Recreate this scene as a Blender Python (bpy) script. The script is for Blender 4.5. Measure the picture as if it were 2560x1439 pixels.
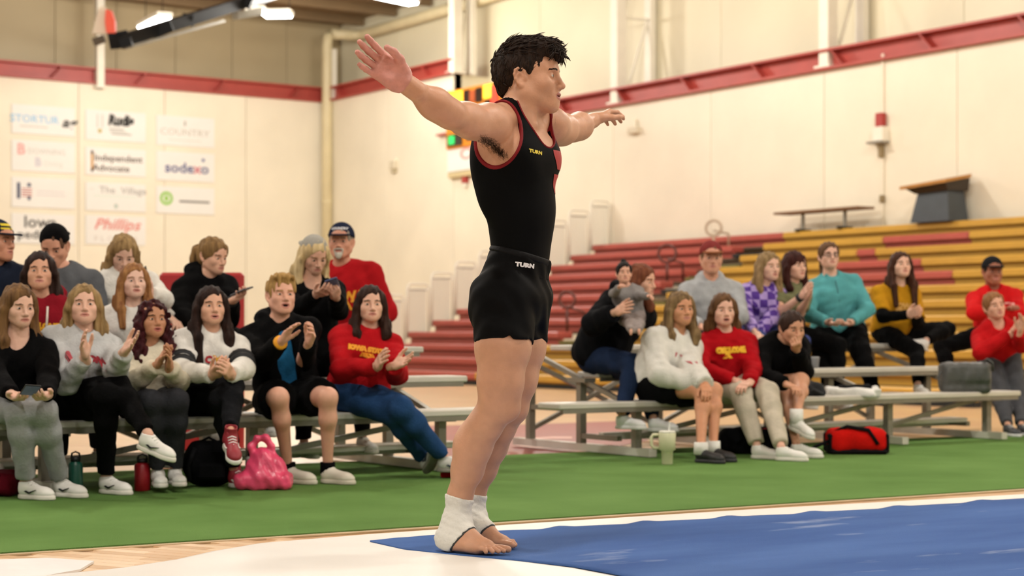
import bpy, math, random
import numpy as np
from mathutils import Vector, Matrix
from mathutils.bvhtree import BVHTree

for o in list(bpy.data.objects):
    bpy.data.objects.remove(o, do_unlink=True)
SC = bpy.context.scene
COL = SC.collection
rnd = random.Random(7)

# ---------------------------------------------------------------- camera
F, CX, YH, CH = 4450.0, 1280.0, 828.0, 0.82        # focal length in px, centre column, horizon row, lens height
TH = math.atan2(0.5628, 0.8266)                    # the lens looks this far clockwise of the hall's long axis
CT, ST = math.cos(TH), math.sin(TH)
cam = bpy.data.cameras.new('camera')
cam.sensor_fit = 'HORIZONTAL'; cam.sensor_width = 36.0
cam.lens = F / 2560 * 36
cam.shift_y = (YH - 719.5) / 2560
cam.clip_start = 0.1; cam.clip_end = 200
cam.dof.use_dof = True; cam.dof.focus_distance = 6.12; cam.dof.aperture_fstop = 3.5
camo = bpy.data.objects.new('camera', cam); COL.objects.link(camo)
camo.location = (0, 0, CH); camo.rotation_euler = (math.pi / 2, 0, -TH)
SC.camera = camo

# ---------------------------------------------------------------- world, exposure
w = bpy.data.worlds.new('world'); SC.world = w; w.use_nodes = True
w.node_tree.nodes['Background'].inputs[0].default_value = (1.0, 0.93, 0.83, 1)
w.node_tree.nodes['Background'].inputs[1].default_value = 0.13
SC.view_settings.view_transform = 'Standard'; SC.view_settings.look = 'None'
SC.view_settings.gamma = 1.0; SC.view_settings.use_curve_mapping = False
SC.view_settings.exposure = 0.52
SC.cycles.use_denoising = True
SC.cycles.max_bounces = 6; SC.cycles.diffuse_bounces = 3; SC.cycles.glossy_bounces = 2
SC.cycles.sample_clamp_indirect = 5.0
LAMP_POWER = 430.0
LAMP_COLOR = (1.0, 0.95, 0.87)

# ---------------------------------------------------------------- coordinates
def W(X, Y, Z):
    """camera-aligned metres -> hall coordinates"""
    return Vector((X * CT + Y * ST, -X * ST + Y * CT, Z))
def P(px, py, Y):
    """a point seen at a pixel, Y metres in front of the lens (camera-aligned metres)"""
    return np.array([(px - CX) / F * Y, Y, CH - (py - YH) / F * Y])
def G(px, py, z=0.0):
    """point on the horizontal plane z seen at a pixel (camera-aligned)"""
    return P(px, py, (CH - z) * F / (py - YH))
def GW(px, py, z=0.0):
    return W(*G(px, py, z))
def YB(px, b):
    """depth along a pixel column where the hall coordinate b is reached"""
    return b / (CT - ST * (px - CX) / F)
def YA(px, a):
    return a / (ST + CT * (px - CX) / F)

# ---------------------------------------------------------------- materials
def lin(h):
    if not isinstance(h, str): return h
    h = h.lstrip('#')
    v = [int(h[i:i + 2], 16) / 255 for i in (0, 2, 4)]
    return tuple(c / 12.92 if c <= 0.04045 else ((c + 0.055) / 1.055) ** 2.4 for c in v)
MATS = {}
def mat(name, col, rough=0.6, var=0.0, scale=8.0, bump=0.0, bscale=60.0, metal=0.0, emit=0.0, spec=0.5, sss=0.0, alpha=1.0,
        stretch=None, trans=0.0, col2=None, coat=0.0, sheen=0.0):
    if name in MATS: return MATS[name]
    m = bpy.data.materials.new(name); m.use_nodes = True
    nt = m.node_tree; b = nt.nodes['Principled BSDF']
    c = lin(col)
    b.inputs['Base Color'].default_value = (*c, 1)
    b.inputs['Roughness'].default_value = rough; b.inputs['Metallic'].default_value = metal
    b.inputs['Specular IOR Level'].default_value = spec
    if coat: b.inputs['Coat Weight'].default_value = coat
    if sheen: b.inputs['Sheen Weight'].default_value = sheen; b.inputs['Sheen Roughness'].default_value = 0.5
    if sss:
        b.inputs['Subsurface Weight'].default_value = sss
        b.inputs['Subsurface Radius'].default_value = (1.0, 0.35, 0.2)
        b.inputs['Subsurface Scale'].default_value = 0.008
    if alpha < 1: b.inputs['Alpha'].default_value = alpha
    if trans: b.inputs['Transmission Weight'].default_value = trans
    if emit:
        b.inputs['Emission Color'].default_value = (*c, 1); b.inputs['Emission Strength'].default_value = emit
    if var or bump:
        tc = nt.nodes.new('ShaderNodeTexCoord'); mp = nt.nodes.new('ShaderNodeMapping')
        nt.links.new(tc.outputs['Object'], mp.inputs[0])
        if stretch: mp.inputs['Scale'].default_value = stretch
        if var:
            n = nt.nodes.new('ShaderNodeTexNoise'); n.inputs['Scale'].default_value = scale; n.inputs['Detail'].default_value = 4
            nt.links.new(mp.outputs[0], n.inputs['Vector'])
            r = nt.nodes.new('ShaderNodeValToRGB')
            r.color_ramp.elements[0].position = 0.3; r.color_ramp.elements[1].position = 0.7
            if col2: ca, cb = c, lin(col2)
            else:
                ca = tuple(max(0, x * (1 - var)) for x in c); cb = tuple(min(1, x * (1 + var)) for x in c)
            r.color_ramp.elements[0].color = (*ca, 1); r.color_ramp.elements[1].color = (*cb, 1)
            nt.links.new(n.outputs['Fac'], r.inputs[0]); nt.links.new(r.outputs[0], b.inputs['Base Color'])
        if bump:
            n2 = nt.nodes.new('ShaderNodeTexNoise'); n2.inputs['Scale'].default_value = bscale; n2.inputs['Detail'].default_value = 3
            nt.links.new(mp.outputs[0], n2.inputs['Vector'])
            bp = nt.nodes.new('ShaderNodeBump'); bp.inputs['Strength'].default_value = bump; bp.inputs['Distance'].default_value = 0.01
            nt.links.new(n2.outputs['Fac'], bp.inputs['Height']); nt.links.new(bp.outputs[0], b.inputs['Normal'])
    MATS[name] = m
    return m
def cloth(col, var=0.12, rough=0.9):
    return mat('cloth_' + col, col, rough, var, 14, 0.35, 90, spec=0.08)

# ---------------------------------------------------------------- object helpers
def tag(o, label=None, cat=None, group=None, kind=None):
    if label: o['label'] = label
    if cat: o['category'] = cat
    if group: o['group'] = group
    if kind: o['kind'] = kind
    return o
def link(o, parent=None):
    COL.objects.link(o)
    if parent is not None: o.parent = parent
    return o
def empty(name, loc, rz=0.0):
    o = bpy.data.objects.new(name, None); o.empty_display_size = 0.1
    o.location = loc; o.rotation_euler = (0, 0, rz)
    return link(o)
def thing(name, label, cat, loc=(0, 0, 0), rz=0.0, group=None):
    return tag(empty(name, loc, rz), label, cat, group)
def meshobj(name, V, Fc, m, parent=None, smooth=False):
    me = bpy.data.meshes.new(name)
    me.from_pydata([tuple(v) for v in V], [], [tuple(f) for f in Fc]); me.update()
    if m is not None:
        for mm in (m if isinstance(m, (list, tuple)) else [m]): me.materials.append(mm)
    if smooth: me.polygons.foreach_set('use_smooth', np.ones(len(me.polygons), bool))
    return link(bpy.data.objects.new(name, me), parent)

class MB:
    """collects boxes, tubes, prisms and lathes of ONE part"""
    def __init__(s): s.V = []; s.F = []; s.M = []
    def add(s, V, Fc, mi=0):
        n = len(s.V); s.V += [tuple(v) for v in V]; s.F += [tuple(i + n for i in f) for f in Fc]; s.M += [mi] * len(Fc)
        return s
    def box(s, c, h, M=None, bev=0.0, mi=0):
        """centre, half sizes, 3x3 axes (rows), optional chamfer on all edges"""
        c = np.array(c, float); A = np.eye(3) if M is None else np.array(M, float)
        if bev <= 0:
            L = [(x, y, z) for x in (-1, 1) for y in (-1, 1) for z in (-1, 1)]
            V = [c + (np.array(l) * h) @ A for l in L]
            s.add(V, [(0, 1, 3, 2), (4, 6, 7, 5), (0, 4, 5, 1), (2, 3, 7, 6), (0, 2, 6, 4), (1, 5, 7, 3)], mi)
        else:
            h = np.array(h, float); b = min(bev, min(h) * 0.95)
            V = []; idx = {}
            for sx in (-1, 1):
                for sy in (-1, 1):
                    for sz in (-1, 1):
                        sg = np.array((sx, sy, sz))
                        for ax in range(3):
                            q = sg * (h - b); q = q.astype(float); q[ax] = sg[ax] * h[ax]
                            idx[(sx, sy, sz, ax)] = len(V); V.append(c + q @ A)
            Fc = []
            def quad(keys, nrm):
                f = [idx[k] for k in keys]
                n = np.cross(V[f[1]] - V[f[0]], V[f[2]] - V[f[0]])
                if np.dot(n, np.array(nrm) @ A) < 0: f = f[::-1]
                Fc.append(f)
            for ax in range(3):
                o1, o2 = [i for i in range(3) if i != ax]
                for sg in (-1, 1):
                    ks = []
                    for (u, v) in ((-1, -1), (1, -1), (1, 1), (-1, 1)):
                        t = [0, 0, 0]; t[ax] = sg; t[o1] = u; t[o2] = v; ks.append((*t, ax))
                    n = [0, 0, 0]; n[ax] = sg; quad(ks, n)
                for u in (-1, 1):
                    for v in (-1, 1):
                        ks = []
                        for (e, axx) in ((-1, o1), (1, o1), (1, o2), (-1, o2)):
                            t = [0, 0, 0]; t[ax] = e; t[o1] = u; t[o2] = v; ks.append((*t, axx))
                        n = [0, 0, 0]; n[o1] = u; n[o2] = v; quad(ks, n)
            for sx in (-1, 1):
                for sy in (-1, 1):
                    for sz in (-1, 1):
                        quad([(sx, sy, sz, 0), (sx, sy, sz, 1), (sx, sy, sz, 2)], (sx, sy, sz))
            s.add(V, Fc, mi)
        return s
    def bar(s, a, b, w, h, up=(0, 0, 1), mi=0, bev=0.0):
        a = np.array(a, float); b = np.array(b, float); d = b - a; L = np.linalg.norm(d); d /= L
        u = np.array(up, float); x = np.cross(u, d)
        if np.linalg.norm(x) < 1e-4: x = np.cross((1, 0, 0), d)
        x /= np.linalg.norm(x); z = np.cross(d, x)
        return s.box((a + b) / 2, (w / 2, L / 2, h / 2), (x, d, z), bev, mi)
    def tube(s, pts, r, n=8, mi=0, cap=True):
        pts = [np.array(p, float) for p in pts]; m = len(pts)
        rs = [r] * m if np.isscalar(r) else list(r)
        V = []; Fc = []; px = None
        for i, p in enumerate(pts):
            d = pts[min(i + 1, m - 1)] - pts[max(i - 1, 0)]; d = d / (np.linalg.norm(d) + 1e-9)
            if px is None:
                x = np.cross(d, (0, 0, 1));
                if np.linalg.norm(x) < 1e-3: x = np.cross(d, (1, 0, 0))
            else: x = px - d * np.dot(px, d)
            x = x / np.linalg.norm(x); px = x; y = np.cross(d, x)
            for k in range(n):
                t = 2 * math.pi * k / n
                V.append(p + rs[i] * (math.cos(t) * x + math.sin(t) * y))
        for i in range(m - 1):
            for k in range(n):
                k2 = (k + 1) % n
                Fc.append((i * n + k, i * n + k2, (i + 1) * n + k2, (i + 1) * n + k))
        if cap: Fc.append(tuple(range(n))[::-1]); Fc.append(tuple((m - 1) * n + k for k in range(n)))
        return s.add(V, Fc, mi)
    def lathe(s, prof, c=(0, 0, 0), n=20, mi=0, M=None):
        V = []; Fc = []; A = np.eye(3) if M is None else np.array(M)
        for (r, z) in prof:
            for k in range(n):
                t = 2 * math.pi * k / n; V.append(np.array(c) + np.array((r * math.cos(t), r * math.sin(t), z)) @ A)
        for i in range(len(prof) - 1):
            for k in range(n):
                k2 = (k + 1) % n; Fc.append((i * n + k, i * n + k2, (i + 1) * n + k2, (i + 1) * n + k))
        Fc.append(tuple(range(n))[::-1]); Fc.append(tuple((len(prof) - 1) * n + k for k in range(n)))
        return s.add(V, Fc, mi)
    def prism(s, poly, z0, z1, mi=0):
        n = len(poly)
        V = [(x, y, z0) for x, y in poly] + [(x, y, z1) for x, y in poly]
        ar = sum(poly[i][0] * poly[(i + 1) % n][1] - poly[(i + 1) % n][0] * poly[i][1] for i in range(n))
        Fc = [tuple(range(n))[::-1], tuple(range(n, 2 * n))] + [(i, (i + 1) % n, n + (i + 1) % n, n + i) for i in range(n)]
        if ar < 0: Fc = [f[::-1] for f in Fc]
        return s.add(V, Fc, mi)
    def build(s, name, m, parent=None, smooth=False):
        o = meshobj(name, s.V, s.F, m, parent, smooth)
        if any(s.M): o.data.polygons.foreach_set('material_index', s.M)
        return o

# ---------------------------------------------------------------- implicit surfaces (continuous organic shapes)
class Cone:
    def __init__(s, a, b, ra, rb, k=0.02, flat=0, op='u'):
        s.a = np.array(a, float); s.b = np.array(b, float); s.ra = ra; s.rb = rb; s.k = k; s.flat = flat; s.op = op
        s.lo = np.minimum(s.a - ra, s.b - rb); s.hi = np.maximum(s.a + ra, s.b + rb)
    def d(s, x, y, z):
        ax, ay, az = s.a; bx, by, bz = s.b - s.a
        L2 = bx * bx + by * by + bz * bz + 1e-12
        px, py, pz = x - ax, y - ay, z - az
        hh = (px * bx + py * by + pz * bz) / L2
        h = np.clip(hh, 0, 1)
        r = np.sqrt((px - bx * h) ** 2 + (py - by * h) ** 2 + (pz - bz * h) ** 2) - (s.ra + (s.rb - s.ra) * h)
        if s.flat & 1: r = np.maximum(r, (hh - 1) * math.sqrt(L2))
        if s.flat & 2: r = np.maximum(r, -hh * math.sqrt(L2))
        return r
class Ell:
    def __init__(s, c, r, M=None, k=0.02, op='u'):
        s.c = np.array(c, float); s.r = np.array([r] * 3 if np.isscalar(r) else r, float); s.k = k; s.op = op
        s.M = None if M is None else np.array(M, float)
        e = s.r if M is None else np.sqrt(((s.M * s.r[:, None]) ** 2).sum(0))
        s.lo = s.c - e; s.hi = s.c + e
    def d(s, x, y, z):
        px, py, pz = x - s.c[0], y - s.c[1], z - s.c[2]
        if s.M is not None:
            M = s.M
            px, py, pz = (M[0, 0] * px + M[0, 1] * py + M[0, 2] * pz, M[1, 0] * px + M[1, 1] * py + M[1, 2] * pz, M[2, 0] * px + M[2, 1] * py + M[2, 2] * pz)
        r = s.r
        k0 = np.sqrt((px / r[0]) ** 2 + (py / r[1]) ** 2 + (pz / r[2]) ** 2)
        k1 = np.sqrt((px / r[0] ** 2) ** 2 + (py / r[1] ** 2) ** 2 + (pz / r[2] ** 2) ** 2) + 1e-9
        return k0 * (k0 - 1) / k1
class RBox:
    def __init__(s, c, h, M=None, rd=0.01, k=0.01, op='u'):
        s.c = np.array(c, float); s.h = np.array(h, float); s.M = None if M is None else np.array(M, float); s.rd = rd; s.k = k; s.op = op
        e = s.h if M is None else (np.abs(s.M) * s.h[:, None]).sum(0)
        s.lo = s.c - e; s.hi = s.c + e
    def d(s, x, y, z):
        px, py, pz = x - s.c[0], y - s.c[1], z - s.c[2]
        if s.M is not None:
            M = s.M
            px, py, pz = (M[0, 0] * px + M[0, 1] * py + M[0, 2] * pz, M[1, 0] * px + M[1, 1] * py + M[1, 2] * pz, M[2, 0] * px + M[2, 1] * py + M[2, 2] * pz)
        q = [np.abs(v) - (s.h[i] - s.rd) for i, v in enumerate((px, py, pz))]
        o = np.sqrt(sum(np.maximum(v, 0) ** 2 for v in q))
        return o + np.minimum(np.maximum(q[0], np.maximum(q[1], q[2])), 0) - s.rd
class Half:
    """half space, op 's' removes the side the normal points to"""
    def __init__(s, c, n, k=0.004, op='s'):
        s.c = np.array(c, float); s.n = np.array(n, float) / np.linalg.norm(n); s.k = k; s.op = op
        s.lo = np.full(3, -99.); s.hi = np.full(3, 99.)
    def d(s, x, y, z): return -((x - s.c[0]) * s.n[0] + (y - s.c[1]) * s.n[1] + (z - s.c[2]) * s.n[2])

def field(prims, x, y, z, shape):
    f = np.full(shape, 0.6, np.float32)
    for p in prims:
        d = p.d(x, y, z)
        if p.op == 'u':
            h = np.maximum(p.k - np.abs(f - d), 0) / p.k
            f = np.minimum(f, d) - h * h * p.k * 0.25
        else:                                   # 's' subtract, 'i' intersect
            e = -d if p.op == 's' else d
            h = np.maximum(p.k - np.abs(f - e), 0) / p.k
            f = np.maximum(f, e) + h * h * p.k * 0.25
    return f

def sdf(prims, vox, wob=None, B=16, smooth=1, bounds=None):
    """surface of a list of implicit shapes -> (verts, quads)"""
    un = [p for p in prims if p.op == 'u']
    lo = np.min([p.lo for p in un], 0) - 3 * vox; hi = np.max([p.hi for p in un], 0) + 3 * vox
    if bounds is not None: lo = np.maximum(lo, bounds[0]); hi = np.minimum(hi, bounds[1])
    N = np.ceil((hi - lo) / vox).astype(int) + 1
    ids = []; pos = []; quads = []
    NY, NZ = int(N[1]) + 2, int(N[2]) + 2
    for i0 in range(0, N[0], B):
        for j0 in range(0, N[1], B):
            for k0 in range(0, N[2], B):
                bl = lo + np.array((i0, j0, k0)) * vox; bh = bl + B * vox
                act = []; has = False
                for p in prims:
                    mg = p.k + 2 * vox + (0.02 if wob else 0)
                    if p.op == 'i' or (np.all(p.lo - mg <= bh) and np.all(p.hi + mg >= bl)):
                        act.append(p); has = has or p.op == 'u'
                if not has: continue
                x = (bl[0] + np.arange(B + 1) * vox).astype(np.float32)[:, None, None]; y = (bl[1] + np.arange(B + 1) * vox).astype(np.float32)[None, :, None]; z = (bl[2] + np.arange(B + 1) * vox).astype(np.float32)[None, None, :]
                f = field(act, x, y, z, (B + 1,) * 3)
                if wob: f = f + wob(x, y, z)
                s = f < 0
                if s.all() or not s.any(): continue
                c = np.zeros((B, B, B), np.int8)
                for a in (0, 1):
                    for b in (0, 1):
                        for d in (0, 1): c += s[a:B + a, b:B + b, d:B + d]
                I, J, K = np.nonzero((c > 0) & (c < 8))
                acc = np.zeros((len(I), 3)); cnt = np.zeros(len(I))
                for ax in range(3):
                    o1, o2 = [q for q in range(3) if q != ax]
                    for u in (0, 1):
                        for v in (0, 1):
                            t = [0, 0, 0]; t[o1] = u; t[o2] = v; t2 = list(t); t2[ax] = 1
                            f0 = f[I + t[0], J + t[1], K + t[2]]; f1 = f[I + t2[0], J + t2[1], K + t2[2]]
                            cr = (f0 < 0) != (f1 < 0)
                            fr = np.where(cr, f0 / np.where(cr, f0 - f1, 1), 0)
                            q = np.zeros((len(I), 3)); q[:, o1] = u; q[:, o2] = v; q[:, ax] = fr
                            acc += q * cr[:, None]; cnt += cr
                pos.append(bl + (np.stack((I, J, K), 1) + acc / cnt[:, None]) * vox)
                gi, gj, gk = I + i0, J + j0, K + k0
                ids.append(((gi + 1) * NY + gj + 1).astype(np.int64) * NZ + gk + 1)
                for ax in range(3):
                    a0 = s[:B, :B, :B]
                    a1 = s[1:, :B, :B] if ax == 0 else (s[:B, 1:, :B] if ax == 1 else s[:B, :B, 1:])
                    E = np.stack(np.nonzero(a0 != a1), 1)
                    if not len(E): continue
                    inside = a0[E[:, 0], E[:, 1], E[:, 2]]
                    E = E + np.array((i0, j0, k0))
                    o1, o2 = (ax + 1) % 3, (ax + 2) % 3
                    qs = []
                    for (u, v) in ((-1, -1), (0, -1), (0, 0), (-1, 0)):
                        g = E.copy(); g[:, o1] += u; g[:, o2] += v
                        qs.append(((g[:, 0] + 1) * NY + g[:, 1] + 1).astype(np.int64) * NZ + g[:, 2] + 1)
                    q = np.stack(qs, 1)
                    q[~inside] = q[~inside][:, ::-1]
                    quads.append(q)
    ids = np.concatenate(ids); pos = np.concatenate(pos); quads = np.concatenate(quads)
    o = np.argsort(ids); ids = ids[o]; pos = pos[o]
    qi = np.clip(np.searchsorted(ids, quads), 0, len(ids) - 1)
    ok = (ids[qi] == quads).all(1); qi = qi[ok]
    for _ in range(smooth):
        acc = np.zeros_like(pos); cnt = np.zeros(len(pos))
        for e in range(4):
            a, b = qi[:, e], qi[:, (e + 1) % 4]
            for d in range(3):
                acc[:, d] += np.bincount(a, pos[b, d], len(pos)) + np.bincount(b, pos[a, d], len(pos))
            cnt += np.bincount(a, minlength=len(pos)) + np.bincount(b, minlength=len(pos))
        pos = pos * 0.4 + 0.6 * acc / np.maximum(cnt, 1)[:, None]
    return pos, qi

def wobble(amp, wl, seed=0):
    """soft folds"""
    r = np.random.RandomState(seed); K = []
    for i in range(5):
        v = r.normal(size=3); v /= np.linalg.norm(v); K.append((v * 2 * math.pi / (wl * (0.6 + 0.9 * r.rand())), r.rand() * 6.3))
    def f(x, y, z):
        q = 0
        for v, ph in K: q = q + np.sin(v[0] * x + v[1] * y + v[2] * z + ph)
        return amp * q / 2.5
    return f

def arrobj(name, V, Q, mats, parent=None, midx=None, smooth=True):
    """mesh from arrays of verts and quads"""
    me = bpy.data.meshes.new(name)
    me.vertices.add(len(V)); me.vertices.foreach_set('co', np.asarray(V, np.float32).ravel())
    me.loops.add(Q.size); me.loops.foreach_set('vertex_index', Q.astype(np.int32).ravel())
    me.polygons.add(len(Q)); me.polygons.foreach_set('loop_start', np.arange(0, Q.size, Q.shape[1], dtype=np.int32))
    for m in (mats if isinstance(mats, (list, tuple)) else [mats]): me.materials.append(m)
    if midx is not None: me.polygons.foreach_set('material_index', midx.astype(np.int32))
    me.update(calc_edges=True); me.validate()
    if smooth: me.polygons.foreach_set('use_smooth', np.ones(len(me.polygons), bool))
    return link(bpy.data.objects.new(name, me), parent)

# ---------------------------------------------------------------- lettering
def text_mesh(txt, size=1.0, bold=0.0, xs=1.0, shear=0.0):
    cu = bpy.data.curves.new('lettering', 'FONT'); cu.body = txt; cu.size = size
    cu.align_x = 'CENTER'; cu.align_y = 'CENTER'; cu.offset = bold; cu.shear = shear; cu.resolution_u = 2
    o = bpy.data.objects.new('lettering', cu); COL.objects.link(o)
    dg = bpy.context.evaluated_depsgraph_get(); me = bpy.data.meshes.new_from_object(o.evaluated_get(dg))
    V = [(v.co.x * xs, v.co.y) for v in me.vertices]; Fc = [tuple(p.vertices) for p in me.polygons]
    bpy.data.objects.remove(o); bpy.data.curves.remove(cu); bpy.data.meshes.remove(me)
    return V, Fc
def flat_print(name, V2, Fc, m, parent, o, x, y, lift=0.0):
    """2D shape laid on a plane: origin o, axes x, y"""
    o, x, y = (np.array(t, float) for t in (o, x, y)); n = np.cross(x, y)
    return meshobj(name, [o + x * a + y * b + n * lift for a, b in V2], Fc, m, parent)
def wrap_print(name, V2, Fc, m, parent, host, o, x, y, lift=0.003):
    """2D shape pressed onto the surface of host (coordinates in the host's own space)"""
    dg = host.data; bv = BVHTree.FromPolygons([v.co[:] for v in dg.vertices], [tuple(p.vertices) for p in dg.polygons])
    o, x, y = (np.array(t, float) for t in (o, x, y)); x = x / np.linalg.norm(x); y = y - x * np.dot(x, y); y /= np.linalg.norm(y)
    n = np.cross(x, y); out = []; bad = []
    # subdivide long edges so that prints follow curved cloth
    for a, b in V2:
        q = o + x * a + y * b + n * 0.25
        hit = bv.ray_cast(Vector(q), Vector(-n), 0.5)
        bad.append(hit[0] is None)
        out.append(np.array(hit[0]) + n * lift if hit[0] is not None else q - n * 0.25)
    Fc = [f for f in Fc if not any(bad[i] for i in f)]
    return meshobj(name, out, Fc, m, parent)
def rect2(w, h, nx=1, ny=1, cx=0, cy=0):
    V = [(cx - w / 2 + w * i / nx, cy - h / 2 + h * j / ny) for j in range(ny + 1) for i in range(nx + 1)]
    Fc = [(j * (nx + 1) + i, j * (nx + 1) + i + 1, (j + 1) * (nx + 1) + i + 1, (j + 1) * (nx + 1) + i) for j in range(ny) for i in range(nx)]
    return V, Fc
def disc2(rx, ry, n=20, cx=0, cy=0, inner=0.0):
    if inner <= 0:
        return [(cx + rx * math.cos(6.2832 * i / n), cy + ry * math.sin(6.2832 * i / n)) for i in range(n)], [tuple(range(n))]
    V = [(cx + rx * q * math.cos(6.2832 * i / n), cy + ry * q * math.sin(6.2832 * i / n)) for q in (inner, 1) for i in range(n)]
    return V, [(i, n + i, n + (i + 1) % n, (i + 1) % n) for i in range(n)]

# ================================================================ THE HALL
AR, BF = 20.95, 39.0                # right wall plane (a), far wall plane (b)
ZR, ZF, ZC = 5.15, 6.47, 8.6        # top of the low right wall, top of the low far wall, ceiling
AUP, BUP = AR + 0.95, BF + 0.9      # upper cladding stands back behind the ledge
M_cream = mat('painted_precast', '#EEE5CF', 0.55, 0.05, 0.8, 0.1, 30)
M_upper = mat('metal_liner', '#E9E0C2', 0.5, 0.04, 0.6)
M_upfar = mat('metal_liner_far', '#B9A884', 0.5, 0.04, 0.6)  # taupe liner; the far wall's dimmer light is mixed into this colour too
M_redsteel = mat('red_steel', '#AC463C', 0.45, 0.08, 3)
M_white = mat('white_paint', '#EDE7D6', 0.45, 0.04, 3)
M_brown = mat('ceiling_liner', '#7A6446', 0.7, 0.1, 0.7)  # brown stands for the weak light on the roof, put into the colour
M_black = mat('black_metal', '#0B0D0F', 0.6, spec=0.2)
M_alu = mat('aluminium', '#D0CDC2', 0.42, 0.06, 5, metal=0.3)
M_aludark = mat('galvanised', '#8C887C', 0.45, 0.1, 6, metal=0.55)

# --- floor: varnished maple
def wood_mat():
    m = bpy.data.materials.new('maple_floor'); m.use_nodes = True; nt = m.node_tree; b = nt.nodes['Principled BSDF']
    tc = nt.nodes.new('ShaderNodeTexCoord'); mp = nt.nodes.new('ShaderNodeMapping'); mp.inputs['Rotation'].default_value = (0, 0, 1.2)
    br = nt.nodes.new('ShaderNodeTexBrick'); br.inputs['Scale'].default_value = 1.0
    br.inputs['Brick Width'].default_value = 1.3; br.inputs['Row Height'].default_value = 0.06; br.inputs['Mortar Size'].default_value = 0.0012
    br.inputs['Color1'].default_value = (*lin('#E2BE92'), 1); br.inputs['Color2'].default_value = (*lin('#D0A878'), 1); br.inputs['Mortar'].default_value = (*lin('#A87F55'), 1)
    no = nt.nodes.new('ShaderNodeTexNoise'); no.inputs['Scale'].default_value = 5
    mx = nt.nodes.new('ShaderNodeMix'); mx.data_type = 'RGBA'; mx.blend_type = 'MULTIPLY'; mx.inputs[0].default_value = 0.25
    nt.links.new(tc.outputs['Object'], mp.inputs[0]); nt.links.new(mp.outputs[0], br.inputs['Vector']); nt.links.new(mp.outputs[0], no.inputs['Vector'])
    nt.links.new(br.outputs['Color'], mx.inputs[6]); nt.links.new(no.outputs['Color'], mx.inputs[7]); nt.links.new(mx.outputs[2], b.inputs['Base Color'])
    b.inputs['Roughness'].default_value = 0.3; b.inputs['Specular IOR Level'].default_value = 0.4
    return m
M_wood = wood_mat()
fl = MB().box((4, 15, -0.05), (20, 26, 0.05)).build('floor', M_wood); tag(fl, 'varnished maple gymnasium floor', 'floor', kind='structure')
M_redpaint = mat('court_red', '#8E2F2A', 0.35, 0.08, 2)
M_linepaint = mat('court_line', '#D9A79A', 0.4)
def ground_poly(name, pix, z0, z1, m, parent=None):
    return MB().prism([(GW(x, y, z1).x, GW(x, y, z1).y) for x, y in pix], z0, z1).build(name, m, parent)
ground_poly('painted_zone', [(1040, 1064), (1330, 1060), (1540, 1052), (1620, 1100), (1480, 1128), (1120, 1150), (1030, 1110)], 0.0, 0.002, M_redpaint, fl)
pc = [G(1295 + 0, 1103)]
ln = MB()
arc = [(1430, 1093), (1380, 1093), (1330, 1096), (1298, 1101), (1285, 1107), (1300, 1113), (1350, 1117), (1410, 1119), (1470, 1119)]
V = []
for i, (x, y) in enumerate(arc):
    dx, dy = (arc[min(i + 1, 8)][0] - arc[max(i - 1, 0)][0], arc[min(i + 1, 8)][1] - arc[max(i - 1, 0)][1]); L = math.hypot(dx, dy)
    for s_ in (-1, 1):
        p = GW(x - dy / L * 4 * s_, y + dx / L * 2.2 * s_, 0.003); V.append((p.x, p.y, 0.003))
meshobj('painted_line', V, [(2 * i, 2 * i + 1, 2 * i + 3, 2 * i + 2) for i in range(8)], M_linepaint, fl)
# boards close to the lens, by the edge of the turf
m_b = [mat('board_%d' % i, c, 0.35, 0.08, 6, stretch=(1, 8, 1)) for i, c in enumerate(('#E3C29A', '#D8B287', '#E9CBA6', '#CFA87A'))]
o0 = GW(0, 1400); e1 = (GW(560, 1365) - o0); e1.z = 0; Lb = e1.length; e1.normalize(); e2 = Vector((e1.y, -e1.x, 0))
dir_ = (e1 * math.cos(1.0) + e2 * math.sin(1.0)); dn = Vector((dir_.y, -dir_.x, 0))
bmesh0 = None
for r_ in range(-2, 16):
    for c_ in range(2):
        p = o0 + e1 * (r_ * 0.066 / math.sin(1.0)) + dir_ * (c_ * 0.5 - 0.15 + 0.17 * (r_ % 3))
        ob = MB().box((0, 0, 0), (0.0315, 0.248, 0.004), None, 0.0012) if bmesh0 is None else None
        if ob is not None:
            ob = ob.build('floor_board', m_b[0], fl); bmesh0 = ob.data; first_b = True
        else:
            me = bmesh0
            ob = bpy.data.objects.new('floor_board', me); link(ob, fl)
        if ob.material_slots:
            ob.material_slots[0].link = 'OBJECT'; ob.material_slots[0].material = m_b[(r_ * 7 + c_ * 3) % 4]
        ob.location = (p.x, p.y, 0.0005); ob.rotation_euler = (0, 0, math.atan2(-dir_.x, dir_.y))

# --- turf runner
M_turf = mat('turf', '#5A7C40', 0.95, 0.22, 1.4, 0.6, 240, spec=0.05, col2='#6B8E4E')
tf0, tf1 = G(0, 1388), G(2560, 1224)
td = (tf1 - tf0); td[2] = 0; td /= np.linalg.norm(td); tn = np.array((-td[1], td[0], 0))
wd = np.dot(G(2225, 1097) - tf0, tn) * 0.5 + np.dot(G(740, 1168) - tf0, tn) * 0.5
pts = [tf0 - td * 2.2, tf1 + td * 3.5, tf1 + td * 3.5 + tn * wd, tf0 - td * 2.2 + tn * wd]
turf = MB().prism([tuple(W(*p))[:2] for p in pts], 0.001, 0.012).build('turf_runner', M_turf)
tag(turf, 'long green turf runner between the floor mat and the benches', 'turf')
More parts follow.
